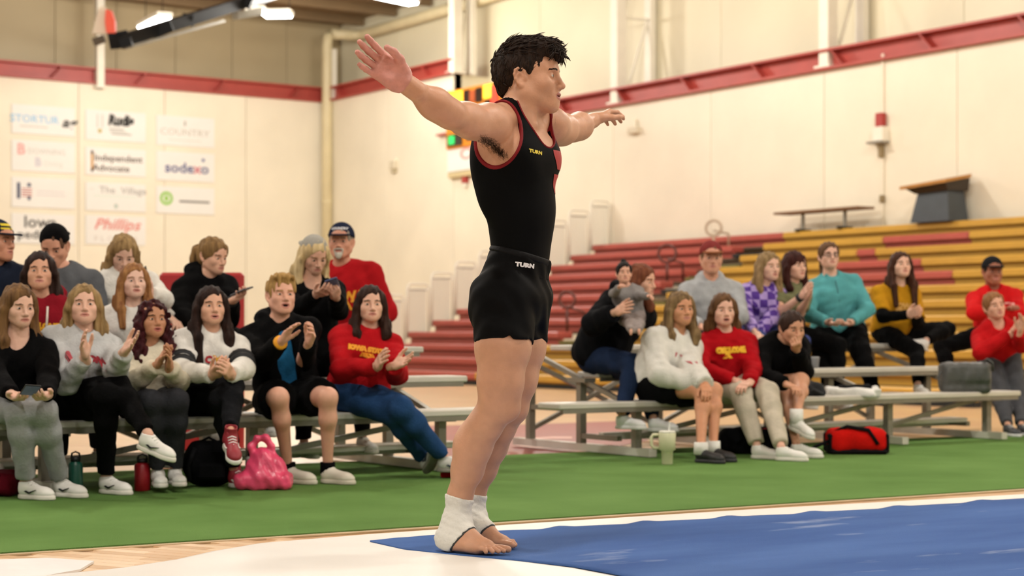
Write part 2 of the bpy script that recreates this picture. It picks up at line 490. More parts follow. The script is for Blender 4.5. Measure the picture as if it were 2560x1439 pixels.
# taped edge of the runner
ed = MB()
for s_, z_ in ((0.0, 0.007), ):
    q = [tf0 - td * 2.2 - tn * 0.045, tf1 + td * 3.5 - tn * 0.045, tf1 + td * 3.5 - tn * 0.004, tf0 - td * 2.2 - tn * 0.004]
    ed.prism([tuple(W(*p))[:2] for p in q], 0.001, z_)
ed.build('edge_strip', mat('tan_strip', '#B79E78', 0.6, 0.1, 4), turf)

# --- white floor-exercise mat and blue carpet
ZM = 0.05
def off(i, j, n): return i / n
def curve_at(pts, t):
    n = len(pts) - 1; s = t * n; i = min(int(s), n - 1); f = s - i
    return tuple(pts[i][q] * (1 - f) + pts[i + 1][q] * f for q in (0, 1))
def resample(pts, n):
    d = [0]
    for i in range(1, len(pts)): d.append(d[-1] + math.dist(pts[i], pts[i - 1]))
    out = []
    for k in range(n):
        t = d[-1] * k / (n - 1); i = max(j for j in range(len(d)) if d[j] <= t + 1e-9); i = min(i, len(pts) - 2)
        f = (t - d[i]) / (d[i + 1] - d[i]); out.append(tuple(pts[i][q] * (1 - f) + pts[i + 1][q] * f for q in (0, 1)))
    return out
M_mat = mat('white_vinyl', '#E4E1DA', 0.5, 0.05, 1.5, 0.15, 3)
M_blue = mat('blue_carpet', '#3C5B95', 0.85, 0.16, 1.3, 0.5, 260, spec=0.1, stretch=(0.6, 2.2, 1), col2='#5071AC')
def plan(p): q = W(*p); return (q.x, q.y)
far_edge = [plan(G(x, y, ZM)) for x, y in ((430, 1392), (520, 1372), (640, 1352), (900, 1331), (1300, 1304), (1900, 1267), (2570, 1230), (3100, 1195))]
near = [plan(G(430, 1392, ZM))] + [plan(p) for p in (G(300, 1412, ZM), G(60, 1436, ZM), G(-400, 1470, ZM))] + [plan((-2.2, 4.4, 0)), plan((3.6, 4.6, 0)), plan((6.0, 9.0, 0))]
poly = far_edge + near[::-1][0:-1]
# slab with a soft rounded lip on the side by the turf
mb = MB()
def inset(pl, d):
    n = len(pl); ar = sum(pl[i][0] * pl[(i + 1) % n][1] - pl[(i + 1) % n][0] * pl[i][1] for i in range(n)); sg = 1 if ar > 0 else -1
    out = []
    for i in range(n):
        a, b, c = np.array(pl[i - 1]), np.array(pl[i]), np.array(pl[(i + 1) % n])
        t = c - a; t /= np.linalg.norm(t); out.append(tuple(b + sg * d * np.array((-t[1], t[0]))))
    return out
rings = [(poly, 0.008), (inset(poly, 0.005), 0.03), (inset(poly, 0.02), 0.044), (inset(poly, 0.06), ZM)]
V = []; Fc = []; n_ = len(poly)
for pl, z_ in rings: V += [(x, y, z_) for x, y in pl]
for r_ in range(3):
    for i in range(n_): Fc.append((r_ * n_ + i, r_ * n_ + (i + 1) % n_, (r_ + 1) * n_ + (i + 1) % n_, (r_ + 1) * n_ + i))
Fc.append(tuple(3 * n_ + i for i in range(n_)))
mt = meshobj('floor_mat', V, Fc, M_mat, None, True); tag(mt, 'white border mat of the floor exercise area under the blue carpet', 'mat')
mt.data.polygons[-1].use_smooth = False
# carpet: grid between its two edges, with a rippled far border
up_px = [(925, 1354), (1120, 1337), (1400, 1322), (1800, 1297), (2100, 1280), (2560, 1248), (3000, 1216)]
lo_px = [(925, 1354), (1010, 1373), (1150, 1388), (1300, 1402), (1430, 1418), (1530, 1437), (1700, 1475), (2300, 1640)]
nu, nv = 150, 26
U_ = [np.array(plan(G(x, y, ZM))) for x, y in resample(up_px, nu)]
L_ = [np.array(plan(G(x, y, ZM))) for x, y in resample(lo_px, nu)]
def topz(u, v, x, y):
    s = 0.0035 + 0.0035 * math.sin(x * 3.1 + y * 1.3) * math.sin(y * 2.7) * min(1, v * 5) + 0.0025
    return ZM + s + 0.007 * max(0, math.sin(u * 62)) ** 3 * math.exp(-v * 14) * min(1, u * 8)
V = []; Fc = []
for j in range(nv):
    v = j / (nv - 1)
    for i in range(nu):
        u = i / (nu - 1); p = U_[i] * (1 - v) + L_[i] * v
        wv = 0.028 * (abs(math.sin(u * 31)) - 0.5) * (1 - v) ** 8 * min(1, u * 8)
        p = p + np.array((ST, CT)) * wv
        V.append((p[0], p[1], topz(u, v, p[0], p[1])))
for j in range(nv - 1):
    for i in range(nu - 1): Fc.append((j * nu + i, (j + 1) * nu + i, (j + 1) * nu + i + 1, j * nu + i + 1))
bc = meshobj('blue_carpet', V, Fc, M_blue, None, True); tag(bc, 'blue carpet of the floor exercise area with rippled border', 'carpet')
md = bc.modifiers.new('thick', 'SOLIDIFY'); md.thickness = 0.004; md.offset = -1
# chalk rubbed into the pile
nt = M_blue.node_tree; bs = nt.nodes['Principled BSDF']
lk0 = bs.inputs['Base Color'].links[0].from_socket
tc = nt.nodes.new('ShaderNodeTexCoord'); mp = nt.nodes.new('ShaderNodeMapping'); mp.inputs['Rotation'].default_value = (0, 0, TH); mp.inputs['Scale'].default_value = (1.2, 3.4, 1)
nz = nt.nodes.new('ShaderNodeTexNoise'); nz.inputs['Scale'].default_value = 1.5; nz.inputs['Detail'].default_value = 6
rp = nt.nodes.new('ShaderNodeValToRGB'); rp.color_ramp.elements[0].position = 0.62; rp.color_ramp.elements[1].position = 0.80; rp.color_ramp.elements[1].color = (0.75, 0.75, 0.75, 1)
mx = nt.nodes.new('ShaderNodeMix'); mx.data_type = 'RGBA'; mx.inputs[7].default_value = (*lin('#B9C6DE'), 1)
nt.links.new(tc.outputs['Object'], mp.inputs[0]); nt.links.new(mp.outputs[0], nz.inputs['Vector']); nt.links.new(nz.outputs['Fac'], rp.inputs[0])
nt.links.new(rp.outputs[0], mx.inputs[0]); nt.links.new(lk0, mx.inputs[6]); nt.links.new(mx.outputs[2], bs.inputs['Base Color'])
# loose white cloth at the very corner of the floor
tw = MB(); q = [plan(G(x, y, 0.01)) for x, y in ((-60, 1402), (120, 1396), (235, 1404), (200, 1425), (90, 1445), (-120, 1470))]
tw.prism(q, 0.006, 0.014)
tw_o = tw.build('folded_cloth', mat('white_cloth', '#E2E0DE', 0.8, 0.05, 4, 0.4, 14)); tag(tw_o, 'white cloth lying flat on the wood beside the mat corner', 'cloth')

# --- walls
wr = MB().box((AR + 0.13, 10.0, ZR / 2), (0.09, 23, ZR / 2)).build('wall_right', M_cream); tag(wr, 'cream right wall behind the bleachers', 'wall', kind='structure')
wl = MB().box((2.0, BF + 0.13, ZF / 2), (19.1, 0.09, ZF / 2)).build('wall_far', M_cream); tag(wl, 'cream far wall with sponsor signs', 'wall', kind='structure')
def panels(parent, axis, c0, c1, step, plane, z0, z1, m, th=0.03, gap=0.012, name='wall_panel'):
    n = max(1, round((c1 - c0) / step)); s = (c1 - c0) / n; me = None
    for i in range(n):
        h = s / 2 - gap / 2; zc = (z0 + z1) / 2; hz = (z1 - z0) / 2
        hh = (th / 2, h, hz) if axis == 'b' else (h, th / 2, hz)
        if me is None:
            o = MB().box((0, 0, 0), hh, None, 0.006).build(name, m, parent); me = o.data
        else: o = link(bpy.data.objects.new(name, me), parent)
        cc = c0 + s * (i + 0.5)
        o.location = (plane + th / 2, cc, zc) if axis == 'b' else (cc, plane + th / 2, zc)
panels(wr, 'b', -7.2, 33.05, 2.875, AR, 0, ZR, M_cream)
wr2 = MB().box((AR + 0.13, 36.1, ZF / 2), (0.09, 3.03, ZF / 2)).build('wall_corner', M_cream); tag(wr2, 'cream right wall beside the far corner', 'wall', kind='structure')
panels(wr2, 'b', 33.05, 38.95, 2.95, AR, 0, ZF, M_cream)
MB().box((AR + 0.55, 33.12, (ZR + ZF) / 2), (0.5, 0.05, (ZF - ZR) / 2)).build('return_wall', M_upper, wr2)
panels(wl, 'a', 20.9 - 2.09 * 9, 20.9, 2.09, BF, 0, ZF, M_cream)
wu = MB().box((AUP + 0.13, 15, (ZR + ZC + 1) / 2), (0.09, 26, (ZC + 1 - ZR) / 2)).build('wall_right_upper', M_upper); tag(wu, 'cream metal cladding above the red beam on the right', 'wall', kind='structure')
panels(wu, 'b', -7, 39.9, 2.875, AUP, ZR - 0.1, ZC + 0.9, M_upper)
wv = MB().box((2, BUP + 0.13, (ZF + ZC + 1) / 2), (20, 0.09, (ZC + 1 - ZF) / 2)).build('wall_far_upper', M_upfar); tag(wv, 'taupe metal cladding above the red beam on the far wall, dimmer light mixed into its colour', 'wall', kind='structure')
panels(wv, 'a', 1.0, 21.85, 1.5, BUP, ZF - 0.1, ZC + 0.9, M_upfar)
ce = MB().box((4, 15, ZC + 0.06), (20, 27, 0.06)).build('ceiling', M_brown); tag(ce, 'metal roof deck, coloured brown for the little light it gets', 'ceiling', kind='structure')
for i in range(9):
    MB().bar((-14, 38.6 - i * 1.6, ZC - 0.1), (21.8, 38.6 - i * 1.6, ZC - 0.1), 0.09, 0.2).build('purlin', M_brown, ce)
# red beams on top of the low walls (channel with two flanges)
def beam(n, p0, p1, outw, z, h, label):
    p0 = np.array(p0); p1 = np.array(p1); ow = np.array(outw)
    o = MB().bar((*(p0 - ow * -0.06), z + h / 2), (*(p1 - ow * -0.06), z + h / 2), 0.02, h).build('trim_%d' % n, M_redsteel)
    tag(o, label, 'beam', kind='structure')
    for zz in (z + 0.02, z + h - 0.02):
        MB().bar((*(p0 - ow * 0.02), zz), (*(p1 - ow * 0.02), zz), 0.2, 0.04).build('flange', M_redsteel, o)
    L = np.linalg.norm(p1 - p0); k = int(L / 1.9)
    for i in range(k):
        q = p0 + (p1 - p0) * ((i + 0.5) / k)
        d = (p1 - p0) / L
        MB().bar((*(q - ow * 0.03), z + 0.04), (*(q - ow * 0.03 + d * 0.25), z + h - 0.04), 0.16, 0.02).build('stiffener', M_redsteel, o)
beam(1, (AR, -7), (AR, 33.6), (1, 0), ZR, 0.34, 'red steel beam along the top of the right wall')
beam(2, (AR, 33.0), (AR, 39), (1, 0), ZF, 0.34, 'red steel beam beside the far corner, higher than the one over the bleachers')
beam(3, (1, BF), (AR, BF), (0, 1), ZF, 0.36, 'red steel beam along the top of the far wall')
# ledge between low wall and upper cladding
MB().box((AR + 0.55, 13, ZR - 0.02), (0.45, 20, 0.02)).build('ledge', M_redsteel, wr)
MB().box((AR + 0.55, 36.2, ZF - 0.02), (0.45, 3.1, 0.02)).build('ledge', M_redsteel, wr2)
MB().box((10, BF + 0.55, ZF - 0.02), (11, 0.4, 0.02)).build('ledge', M_redsteel, wl)

# --- laced steel columns
def column(b, z0, label, dp=0.78):
    t = thing('steel_column', label, 'column', (AR + 0.05, b, z0), group=None)
    hz = ZC - z0
    MB().box((0, 0, hz / 2), (0.12, 0.11, hz / 2), None, 0.01).build('front_chord', M_white, t)
    MB().box((dp, 0, hz / 2), (0.07, 0.1, hz / 2), None, 0.01).build('rear_chord', M_white, t)
    k = int(hz / 1.2)
    for i in range(k):
        za, zb = i * hz / k, (i + 1) * hz / k
        MB().bar((0.1, 0, za), (dp - 0.06, 0, zb), 0.05, 0.05).build('lacing', M_white, t)
        MB().bar((0.1, 0, zb), (dp - 0.06, 0, zb), 0.05, 0.05).build('lacing', M_white, t)
    MB().box((0.0, 0, 0.03), (0.16, 0.18, 0.03)).build('base_plate', M_white, t)
column(21.5, ZR + 0.02, 'white laced steel column above the table on the bleachers')
column(27.2, ZR + 0.02, "white laced steel column above the gymnast's far hand")
column(33.05, ZF, 'white laced steel column beside the scoreboard', 0.42)
column(15.75, ZR + 0.02, 'white laced steel column right of the frame')
t = thing('steel_column', 'short white steel column over the sponsor signs', 'column', (15.1, BF - 0.08, ZF - 0.1))
MB().box((0, 0, (ZC - ZF) / 2), (0.09, 0.09, (ZC - ZF) / 2), None, 0.01).build('front_chord', M_white, t)
MB().box((0.0, 0.02, 0.02), (0.12, 0.1, 0.02)).build('base_plate', M_white, t)
# --- drain pipe: up the corner, then along the right wall
M_pipe = mat('cream_pipe', '#D9CBA3', 0.45, 0.05, 3)
t = thing('drain_pipe', 'cream drain pipe climbing the far corner and running along the right wall', 'pipe', (AR - 0.12, BF - 0.35, 0))
MB().tube([(0, 0, 0), (0, 0, 7.85), (0.02, 0, 8.02), (0.12, 0, 8.12)], 0.13, 12).build('riser', M_pipe, t, True)
MB().tube([(0.1, 0, 8.12), (0.6, -0.05, 8.14), (0.78, -0.12, 8.14), (0.84, -0.4, 8.14), (0.84, -1, 8.15), (0.84, -7.6, 8.2)], 0.13, 12).build('run', M_pipe, t, True)
for z_ in (1.5, 4.0, 6.3): MB().lathe([(0.145, -0.03), (0.145, 0.03)], (0, 0, z_), 12).build('clamp', M_pipe, t)
MB().box((0.12, 0.02, 7.1), (0.1, 0.12, 0.65), None, 0.01).build('corner_flashing', M_white, t)

# --- roof lamps
M_lamp = mat('lamp_glow', '#FFFFFF', 0.4, emit=14.0)
def lamp(a, b, z, rz, label, L=1.15, power=LAMP_POWER):
    t = thing('ceiling_lamp', label, 'lamp', (a, b, z), rz, 'lamps hanging from the roof')
    MB().box((0, 0, 0.05), (L / 2, 0.17, 0.05), None, 0.015).build('housing', M_white, t)
    MB().box((0, 0, -0.02), (L / 2 - 0.03, 0.15, 0.025), None, 0.02).build('diffuser', M_lamp, t)
    for s_ in (-1, 1): MB().tube([(s_ * L * 0.4, 0, 0.1), (s_ * L * 0.4, 0, ZC - z)], 0.008, 5).build('hanger', M_black, t)
    ld = bpy.data.lights.new('lamp_light', 'POINT'); ld.shadow_soft_size = 0.35
    ld.energy = power; ld.color = LAMP_COLOR
    lo = bpy.data.objects.new('lamp_light', ld); lo.location = (0, 0, -0.45); link(lo, t)
    return t
def vis_lamp(px, py, z, rz, label, L=0.8):
    Y = (z - CH) * F / (YH - py); q = W(*P(px, py, Y)); return lamp(q.x, q.y, z, rz, label, L, LAMP_POWER * 0.12)
vis_lamp(385, 55, 7.35, math.radians(84), 'bright roof lamp just above the black folded frame', 1.5)
vis_lamp(640, 29, 7.5, -TH, 'left lamp of the bright pair under the roof', 0.42)
vis_lamp(694, 37, 7.45, -TH - 0.1, 'right lamp of the bright pair under the roof', 0.62)
vis_lamp(985, -3, 7.9, 0.3, 'roof lamp cut by the top edge above the outstretched hand', 1.3)
for ia, a_ in enumerate((-6.0, 1.5, 9.0, 16.0)):
    for ib, b_ in enumerate((-5.0, 4.0, 13.0, 22.0, 31.0)):
        X_, Y_ = a_ * CT - b_ * ST, a_ * ST + b_ * CT
        if Y_ > 36.5: continue
        lamp(a_, b_, 7.75, math.pi / 2, 'roof lamp high above the gym, out of the picture', 1.4, LAMP_POWER * (0.55 if b_ > 20 and a_ < 12 else 1.0))

# --- folded ceiling backstop
t = thing('basketball_backstop', 'black folded basketball backstop frame hanging under the roof', 'backstop', tuple(W(*P(285, 108, 30))), -TH)
oo = P(285, 108, 30)
def L3(px, py, Y): return P(px, py, Y) - oo
MB().bar(L3(285, 108, 30), L3(720, -28, 35), 0.2, 0.2).build('main_mast', M_black, t)
MB().bar(L3(312, 120, 30.2), L3(560, 52, 33), 0.05, 0.05).build('stay', M_aludark, t)
MB().bar(L3(380, 84, 31), L3(430, 64, 31), 0.06, 0.2).build('bracket', M_black, t)
MB().bar(L3(468, 62, 32), L3(474, 38, 32), 0.22, 0.2).build('joint', M_black, t)
MB().bar(L3(612, 18, 33.5), L3(624, -6, 33.5), 0.16, 0.18).build('joint', M_black, t)
MB().bar(L3(318, 118, 30), L3(312, 96, 30), 0.12, 0.2).build('foot', M_black, t)
MB().bar(L3(588, 40, 33.4), L3(650, 28, 33.9), 0.16, 0.14).build('winch', M_aludark, t)
MB().bar(L3(270, 90, 30.1), L3(318, 79, 30.1), 0.05, 0.06).build('arm', M_black, t)
t2 = thing('backboard', 'white backboard with orange pad seen edge-on beside the black frame', 'backboard', tuple(W(*P(255, 90, 30.2))), -TH)
oo = P(255, 90, 30.2)
q = [L3(232, 85, 30.2), L3(282, 85, 30.2), L3(275, 30, 30.2), L3(262, 16, 30.2), L3(248, 22, 30.2)]
V = [p + np.array((0, s_ * 0.05, 0)) for s_ in (-1, 1) for p in q]
meshobj('board', V, [(0, 1, 2, 3, 4), (9, 8, 7, 6, 5)] + [(i, i + 5, (i + 1) % 5 + 5, (i + 1) % 5) for i in range(5)], mat('old_white', '#D8CBB4', 0.4), t2)
q = [L3(268, 84, 30.1), L3(290, 84, 30.1), L3(289, 55, 30.1), L3(280, 28, 30.1), L3(266, 24, 30.1), L3(264, 55, 30.1)]
V = [p + np.array((0, s_ * 0.06, 0)) for s_ in (-1, 1) for p in q]
meshobj('pad', V, [(0, 1, 2, 3, 4, 5), (11, 10, 9, 8, 7, 6)] + [(i, i + 6, (i + 1) % 6 + 6, (i + 1) % 6) for i in range(6)], mat('orange_pad', '#E2553A', 0.5), t2)
MB().bar(L3(234, 106, 30.3), L3(262, 96, 30.3), 0.1, 0.12).build('hinge', mat('bronze', '#4A3B22', 0.5), t2)

# --- sponsor signs on the far wall
M_sign = mat('sign_board', '#ECEAE4', 0.5, 0.02, 2)
def wall_far_pt(px, py, b=BF - 0.03):
    Y = YB(px, b); return W(*P(px, py, Y))
def C_(h): return mat('ink_' + h, h, 0.6)
def sign(x0, y0, x1, y1, label, items):
    c = wall_far_pt((x0 + x1) / 2, (y0 + y1) / 2); a0 = wall_far_pt(x0, y0).x; a1 = wall_far_pt(x1, y0).x
    w_ = a1 - a0; s_ = YB((x0 + x1) / 2, BF) / F; h_ = (y1 - y0) * s_; kx = w_ / (x1 - x0)
    t = tag(MB().box((0, 0, 0), (w_ / 2, 0.012, h_ / 2), None, 0.004).build('sponsor_sign', M_sign), label, 'sign', 'sponsor signs on the far wall')
    t.location = (c.x, BF - 0.015, c.z)
    for it in items:
        k = it[0]; ox, oy = (it[1]) * kx, -(it[2]) * s_
        if k == 't':
            V2, F2 = text_mesh(it[3], it[4] * s_ * 1.35, it[6] if len(it) > 6 else 0, (it[7] if len(it) > 7 else 1.0), it[8] if len(it) > 8 else 0); m = C_(it[5])
        elif k == 'r': V2, F2 = rect2(it[3] * kx, it[4] * s_); m = C_(it[5])
        elif k == 'd': V2, F2 = disc2(it[3] * kx, it[4] * s_, 20, 0, 0, it[6] if len(it) > 6 else 0); m = C_(it[5])
        flat_print('print', V2, F2, m, t, (ox, -0.0135, oy), (1, 0, 0), (0, 0, 1), 0.0)
    return t
G1 = '#9C988F'; G2 = '#C9C5BC'; BK = '#1B1A18'
sign(30, 265, 188, 337, 'white sponsor sign with pale blue lettering and a black mark', [('t', -22, -1, 'STORTUR', 20, '#9CC9E8', 0.004, 1.05), ('t', 63, 2, 'ag', 26, '#3A3835', 0.01, 1.2, 0.3), ('r', -24, 17, 70, 3, G2)])
sign(30, 353, 188, 430, 'white sponsor sign with a pink letter B and grey words', [('t', -56, -15, 'B', 28, '#E8A9A4', 0.01), ('t', 8, -12, 'DOWNING', 14, G2), ('t', -14, 15, 'B', 22, '#CFCBD2', 0.01), ('t', 24, 17, 'Dining', 14, '#D3D8D0')])
sign(30, 445, 188, 520, 'white sponsor sign with a navy and striped letter H', [('r', -62, -4, 8, 40, '#2C3A5E'), ('r', -36, 14, 7, 10, '#2C3A5E'), ('d', -36, -19, 5, 5, '#2C3A5E')] + [('r', -42, -9 + 6 * i, 26, 2.5, '#B8453C') for i in range(4)] + [('r', 18, -4, 70, 3, '#DDD5D5'), ('r', 18, 5, 74, 3, '#DDD5D5')])
sign(30, 535, 188, 610, 'white sponsor sign with black lettering behind the black backwards cap', [('t', -8, -16, 'lowa', 30, '#3A3936', 0.006, 1.1), ('t', -4, 15, 'pediatric', 22, '#3A3936', 0.004, 1.2)])
sign(215, 278, 365, 353, 'white sponsor sign with a medal and bold black script', [('r', -46, -10, 3, 34, G2), ('r', -34, -10, 3, 34, G2), ('d', -40, 14, 5, 5, '#B9A852'), ('t', 12, -14, 'Rudis', 26, BK, 0.02, 0.85, 0.15), ('r', 2, 8, 36, 3, G1), ('r', 6, 14, 44, 3, G2), ('r', 14, 19, 50, 3, G1)])
sign(215, 371, 365, 440, 'white sponsor sign reading Independent Advocate', [('r', -59, 0, 6, 52, '#C8913F'), ('r', -59, -22, 6, 8, '#6B2A44'), ('r', -59, 22, 6, 8, '#6B2A44'), ('t', 6, -9, 'Independent', 17, '#5A4A42', 0.004, 1.1), ('t', -12, 16, 'Advocate', 17, '#5A4A42', 0.004, 1.1)])
sign(215, 458, 365, 528, 'white sponsor sign reading The Village in grey', [('t', 18, -17, 'The  Village', 17, '#A9A7A2', 0.002, 1.15), ('r', -60, -18, 12, 2, '#DAD5D0'), ('r', -2, -2, 110, 4, '#DCE8DD'), ('d', 0, 22, 5, 6, '#B9C7BD')])
sign(215, 540, 365, 612, 'white sponsor sign with red script above spaced grey letters', [('t', 2, -14, 'Phillips', 28, '#E0837A', 0.006, 1.15, 0.35), ('t', 0, 22, 'F L O O R S', 14, '#D3C9C3', 0, 1.2)])
sign(392, 292, 537, 366, 'white sponsor sign reading COUNTRY in pale grey', [('t', -2, 3, 'COUNTRY', 17, '#C2BCB0', 0, 1.2), ('r', -2, -20, 4, 12, G1), ('r', -2, 22, 80, 2, '#DAD5CA')])
sign(392, 381, 537, 453, 'white sponsor sign reading sodexo in navy and red', [('t', -16, 4, 'sode', 26, '#5A5F8C', 0.008, 1.15), ('t', 29, 4, 'x', 26, '#C66A78', 0.008, 1.15), ('t', 48, 4, 'o', 26, '#5A5F8C', 0.008, 1.15), ('d', 44, -19, 4, 4, '#4A5890')])
sign(392, 468, 537, 535, 'white sponsor sign with a green ring', [('d', -48, -4, 16, 17, '#8CC63F', 0.62), ('d', -48, -4, 5, 8, '#8CC63F'), ('r', 22, 2, 76, 5, '#6E6C68')])

# --- scoreboard and things on the right wall
def wall_right_pt(px, py, a=AR - 0.05):
    Y = YA(px, a); return W(*P(px, py, Y))
def wpt(px, py, a=AR - 0.05): q = wall_right_pt(px, py, a); return np.array((q.x, q.y, q.z))
M_or = mat('scoreboard_orange', '#E08A1E', 0.45, 0.05, 3); M_gl = mat('glass_black', '#241813', 0.25)
c = wpt(1192, 290); pa, pb = wpt(1123, 290), wpt(1262, 290); bl = abs(pa[1] - pb[1]); hz = (wpt(1192, 214)[2] - wpt(1192, 362)[2])
t = thing('scoreboard', 'orange electronic scoreboard on the right wall', 'scoreboard', tuple(c))
MB().box((0, 0, 0), (0.1, bl / 2, hz / 2), None, 0.02).build('case', M_or, t)
def sb(u, v, w_, h_, m, name, em=None, th=0.02):
    # u to the right in the picture (towards -b), v up, as fractions of the case
    return MB().box((-0.1 - th, -u * bl, v * hz), (th, w_ * bl / 2, h_ * hz / 2), None, 0.006).build(name, m, t)
M_led = mat('led_amber', '#FFC030', 0.4, emit=1.6); M_ledr = mat('led_red', '#E8402A', 0.4, emit=0.5); M_ledg = mat('led_green', '#21C25A', 0.4, emit=0.8)
sb(-0.3, 0.36, 0.24, 0.2, M_led, 'lit_digits'); sb(0.28, 0.36, 0.14, 0.22, M_led, 'lit_digits')
sb(-0.10, 0.33, 0.1, 0.24, M_gl, 'digit_window'); sb(0.12, 0.33, 0.1, 0.24, M_gl, 'digit_window'); sb(0.01, 0.33, 0.1, 0.2, mat('dim_digit', '#B0501E', 0.5), 'digit_window')
sb(0.27, 0.10, 0.1, 0.24, M_gl, 'digit_window'); sb(0.40, 0.2, 0.12, 0.5, M_ledr, 'lit_panel'); sb(0.05, 0.08, 0.5, 0.1, M_ledr, 'lit_panel')
sb(-0.32, -0.36, 0.26, 0.2, M_gl, 'digit_window'); sb(-0.36, -0.36, 0.1, 0.14, M_ledg, 'lit_digits', th=0.03); sb(0.1, -0.3, 0.4, 0.2, M_gl, 'digit_window')
c = wpt(1190, 392); t = thing('sponsor_board', 'white panel with a red oval under the scoreboard', 'sign', tuple(c))
MB().box((0, 0, 0), (0.05, bl / 2, 0.26), None, 0.01).build('panel', M_sign, t)
V2, F2 = disc2(0.26, 0.13, 24, 0, 0, 0.6); flat_print('print', V2, F2, C_('#E9A59C'), t, (-0.052, 0.3, 0.1), (0, -1, 0), (0, 0, 1), 0)
MB().box((0, 0, -0.33), (0.06, bl / 2 - 0.05, 0.06), None, 0.01).build('lower_rail', mat('tan_rail', '#CDBB8E', 0.5), t)
def wall_box(name, label, cat, px, py, parts, a=AR - 0.04):
    c = wpt(px, py, a); t = thing(name, label, cat, tuple(c))
    for nm, off_, h_, m in parts: MB().box(off_, h_, None, 0.01).build(nm, m, t)
    return t
M_bell = mat('alarm_red', '#A8322C', 0.4)
wall_box('alarm_bell', 'small dark red alarm bell under the scoreboard', 'alarm', 1163, 446, [('gong', (0, 0, 0), (0.05, 0.08, 0.1), M_bell), ('box', (0.0, 0, -0.14), (0.03, 0.05, 0.05), M_white)])
wall_box('wall_speaker', 'faint cream wall fixture left of the scoreboard', 'speaker', 985, 412, [('case', (0, 0, 0), (0.06, 0.13, 0.09), mat('putty', '#D6CBB2', 0.6)), ('bracket', (0, 0, 0.12), (0.04, 0.1, 0.03), M_cream), ('bracket', (0, 0, -0.13), (0.04, 0.08, 0.05), mat('putty_dark', '#BDB091', 0.6))])
wall_box('wall_speaker', "small cream wall fixture right of the gymnast's far hand", 'speaker', 1586, 326, [('case', (0, 0, 0), (0.07, 0.15, 0.06), mat('putty', '#D6CBB2', 0.6)), ('bracket', (0, 0, 0.14), (0.03, 0.05, 0.08), M_cream)])
t = wall_box('alarm_strobe', 'red and white alarm strobe on a conduit of the right wall', 'alarm', 2205, 325, [('strobe', (-0.03, 0, 0.16), (0.06, 0.07, 0.11), M_bell), ('box', (-0.03, 0, -0.08), (0.08, 0.11, 0.13), M_white), ('shelf', (-0.06, 0.03, -0.2), (0.12, 0.16, 0.02), mat('grey_shelf', '#9A9488', 0.5)), ('junction', (-0.02, 0.0, -0.34), (0.04, 0.04, 0.1), mat('dark_tan', '#8A7650', 0.5)), ('junction', (0, 0, -1.1), (0.03, 0.04, 0.06), mat('dark_tan', '#8A7650', 0.5))])
MB().box((0.02, 0, 0.72), (0.012, 0.02, 0.5)).build('conduit', M_cream, t); MB().box((0.02, 0, -0.9), (0.012, 0.02, 0.75)).build('conduit', M_cream, t)

# --- fixed bleachers
NR, RD, RH, A0, Z0, BE = 12, 0.513, 0.207, 20.45, 2.47, 27.33
M_rs = mat('bleacher_red', '#B9564A', 0.42, 0.05, 3); M_ys = mat('bleacher_yellow', '#CE9E3C', 0.42, 0.05, 3)
M_dk = mat('aisle_black', '#20211F', 0.7); M_st = mat('aisle_olive', '#77713A', 0.6)
blc = thing('bleachers', 'tiered red and yellow bleachers along the right wall', 'bleachers', (AR, BE, 0))
def brow(i): return A0 - RD * i, Z0 - RH * i
def b_of(px, a): Y = YA(px, a); X = (px - CX) / F * Y; return -X * ST + Y * CT
B_END = 13.0
AIS0, AIS1 = 22.72, 21.95         # aisle
yel = {0: [(B_END, 22.9, 'y'), (22.9, 27.33, 'r')]}
extra = {1: [(2205, 2420)], 2: [(2140, 2185)], 3: [(2065, 2300)], 4: [(2105, 2378)], 8: [(2500, 2700)]}
for i in range(NR):
    a_, z_ = brow(i)
    segs = []
    if i == 0:
        bq = b_of(1955, a_); segs = [(bq, BE, 'r'), (B_END, bq, 'y')]
    else:
        segs = [(AIS0, BE, 'r')]
        cur = AIS1 if i < 9 else AIS0
        if i >= 9: segs = [(b_of(1290 if i < 11 else 1185, a_), BE, 'r')]; cur = segs[0][0]
        for (x0, x1) in extra.get(i, []):
            b1, b0 = b_of(x0, a_), max(B_END, b_of(x1, a_))
            segs.append((b1, cur, 'y')); segs.append((b0, b1, 'r')); cur = b0
        segs.append((B_END, cur, 'y'))
    for (b0, b1, cc) in segs:
        if b1 - b0 < 0.02: continue
        m = M_rs if cc == 'r' else M_ys
        sm = MB().box((a_ + 0.15 - AR, (b0 + b1) / 2 - BE, z_ - 0.055), (0.15, (b1 - b0) / 2 - 0.006, 0.055), None, 0.018)
        so = sm.build('seat_board', m, blc)
        MB().box((a_ + 0.09 - AR, (b0 + b1) / 2 - BE, z_ - 0.11 - 0.06), (0.02, (b1 - b0) / 2 - 0.006, 0.07)).build('skirt', m, so)
    MB().box((a_ + 0.30 - AR, (B_END + BE) / 2 - BE, z_ - 0.225), (0.27, (BE - B_END) / 2, 0.018)).build('deck', mat('deck_grey', '#5A4A36', 0.7), blc)
    if 0 < i < 9:
        MB().box((a_ + 0.16 - AR, (AIS0 + AIS1) / 2 - BE, z_ - 0.17), (0.16, (AIS0 - AIS1) / 2 - 0.02, 0.03)).build('aisle_step', M_dk if i in (1, 4, 7) else M_st, blc)
a_, z_ = brow(NR)
MB().box((a_ + RD + 0.1 - AR, (B_END + BE) / 2 - BE, 0.03), (0.06, (BE - B_END) / 2, 0.03)).build('base_rail', M_dk, blc)
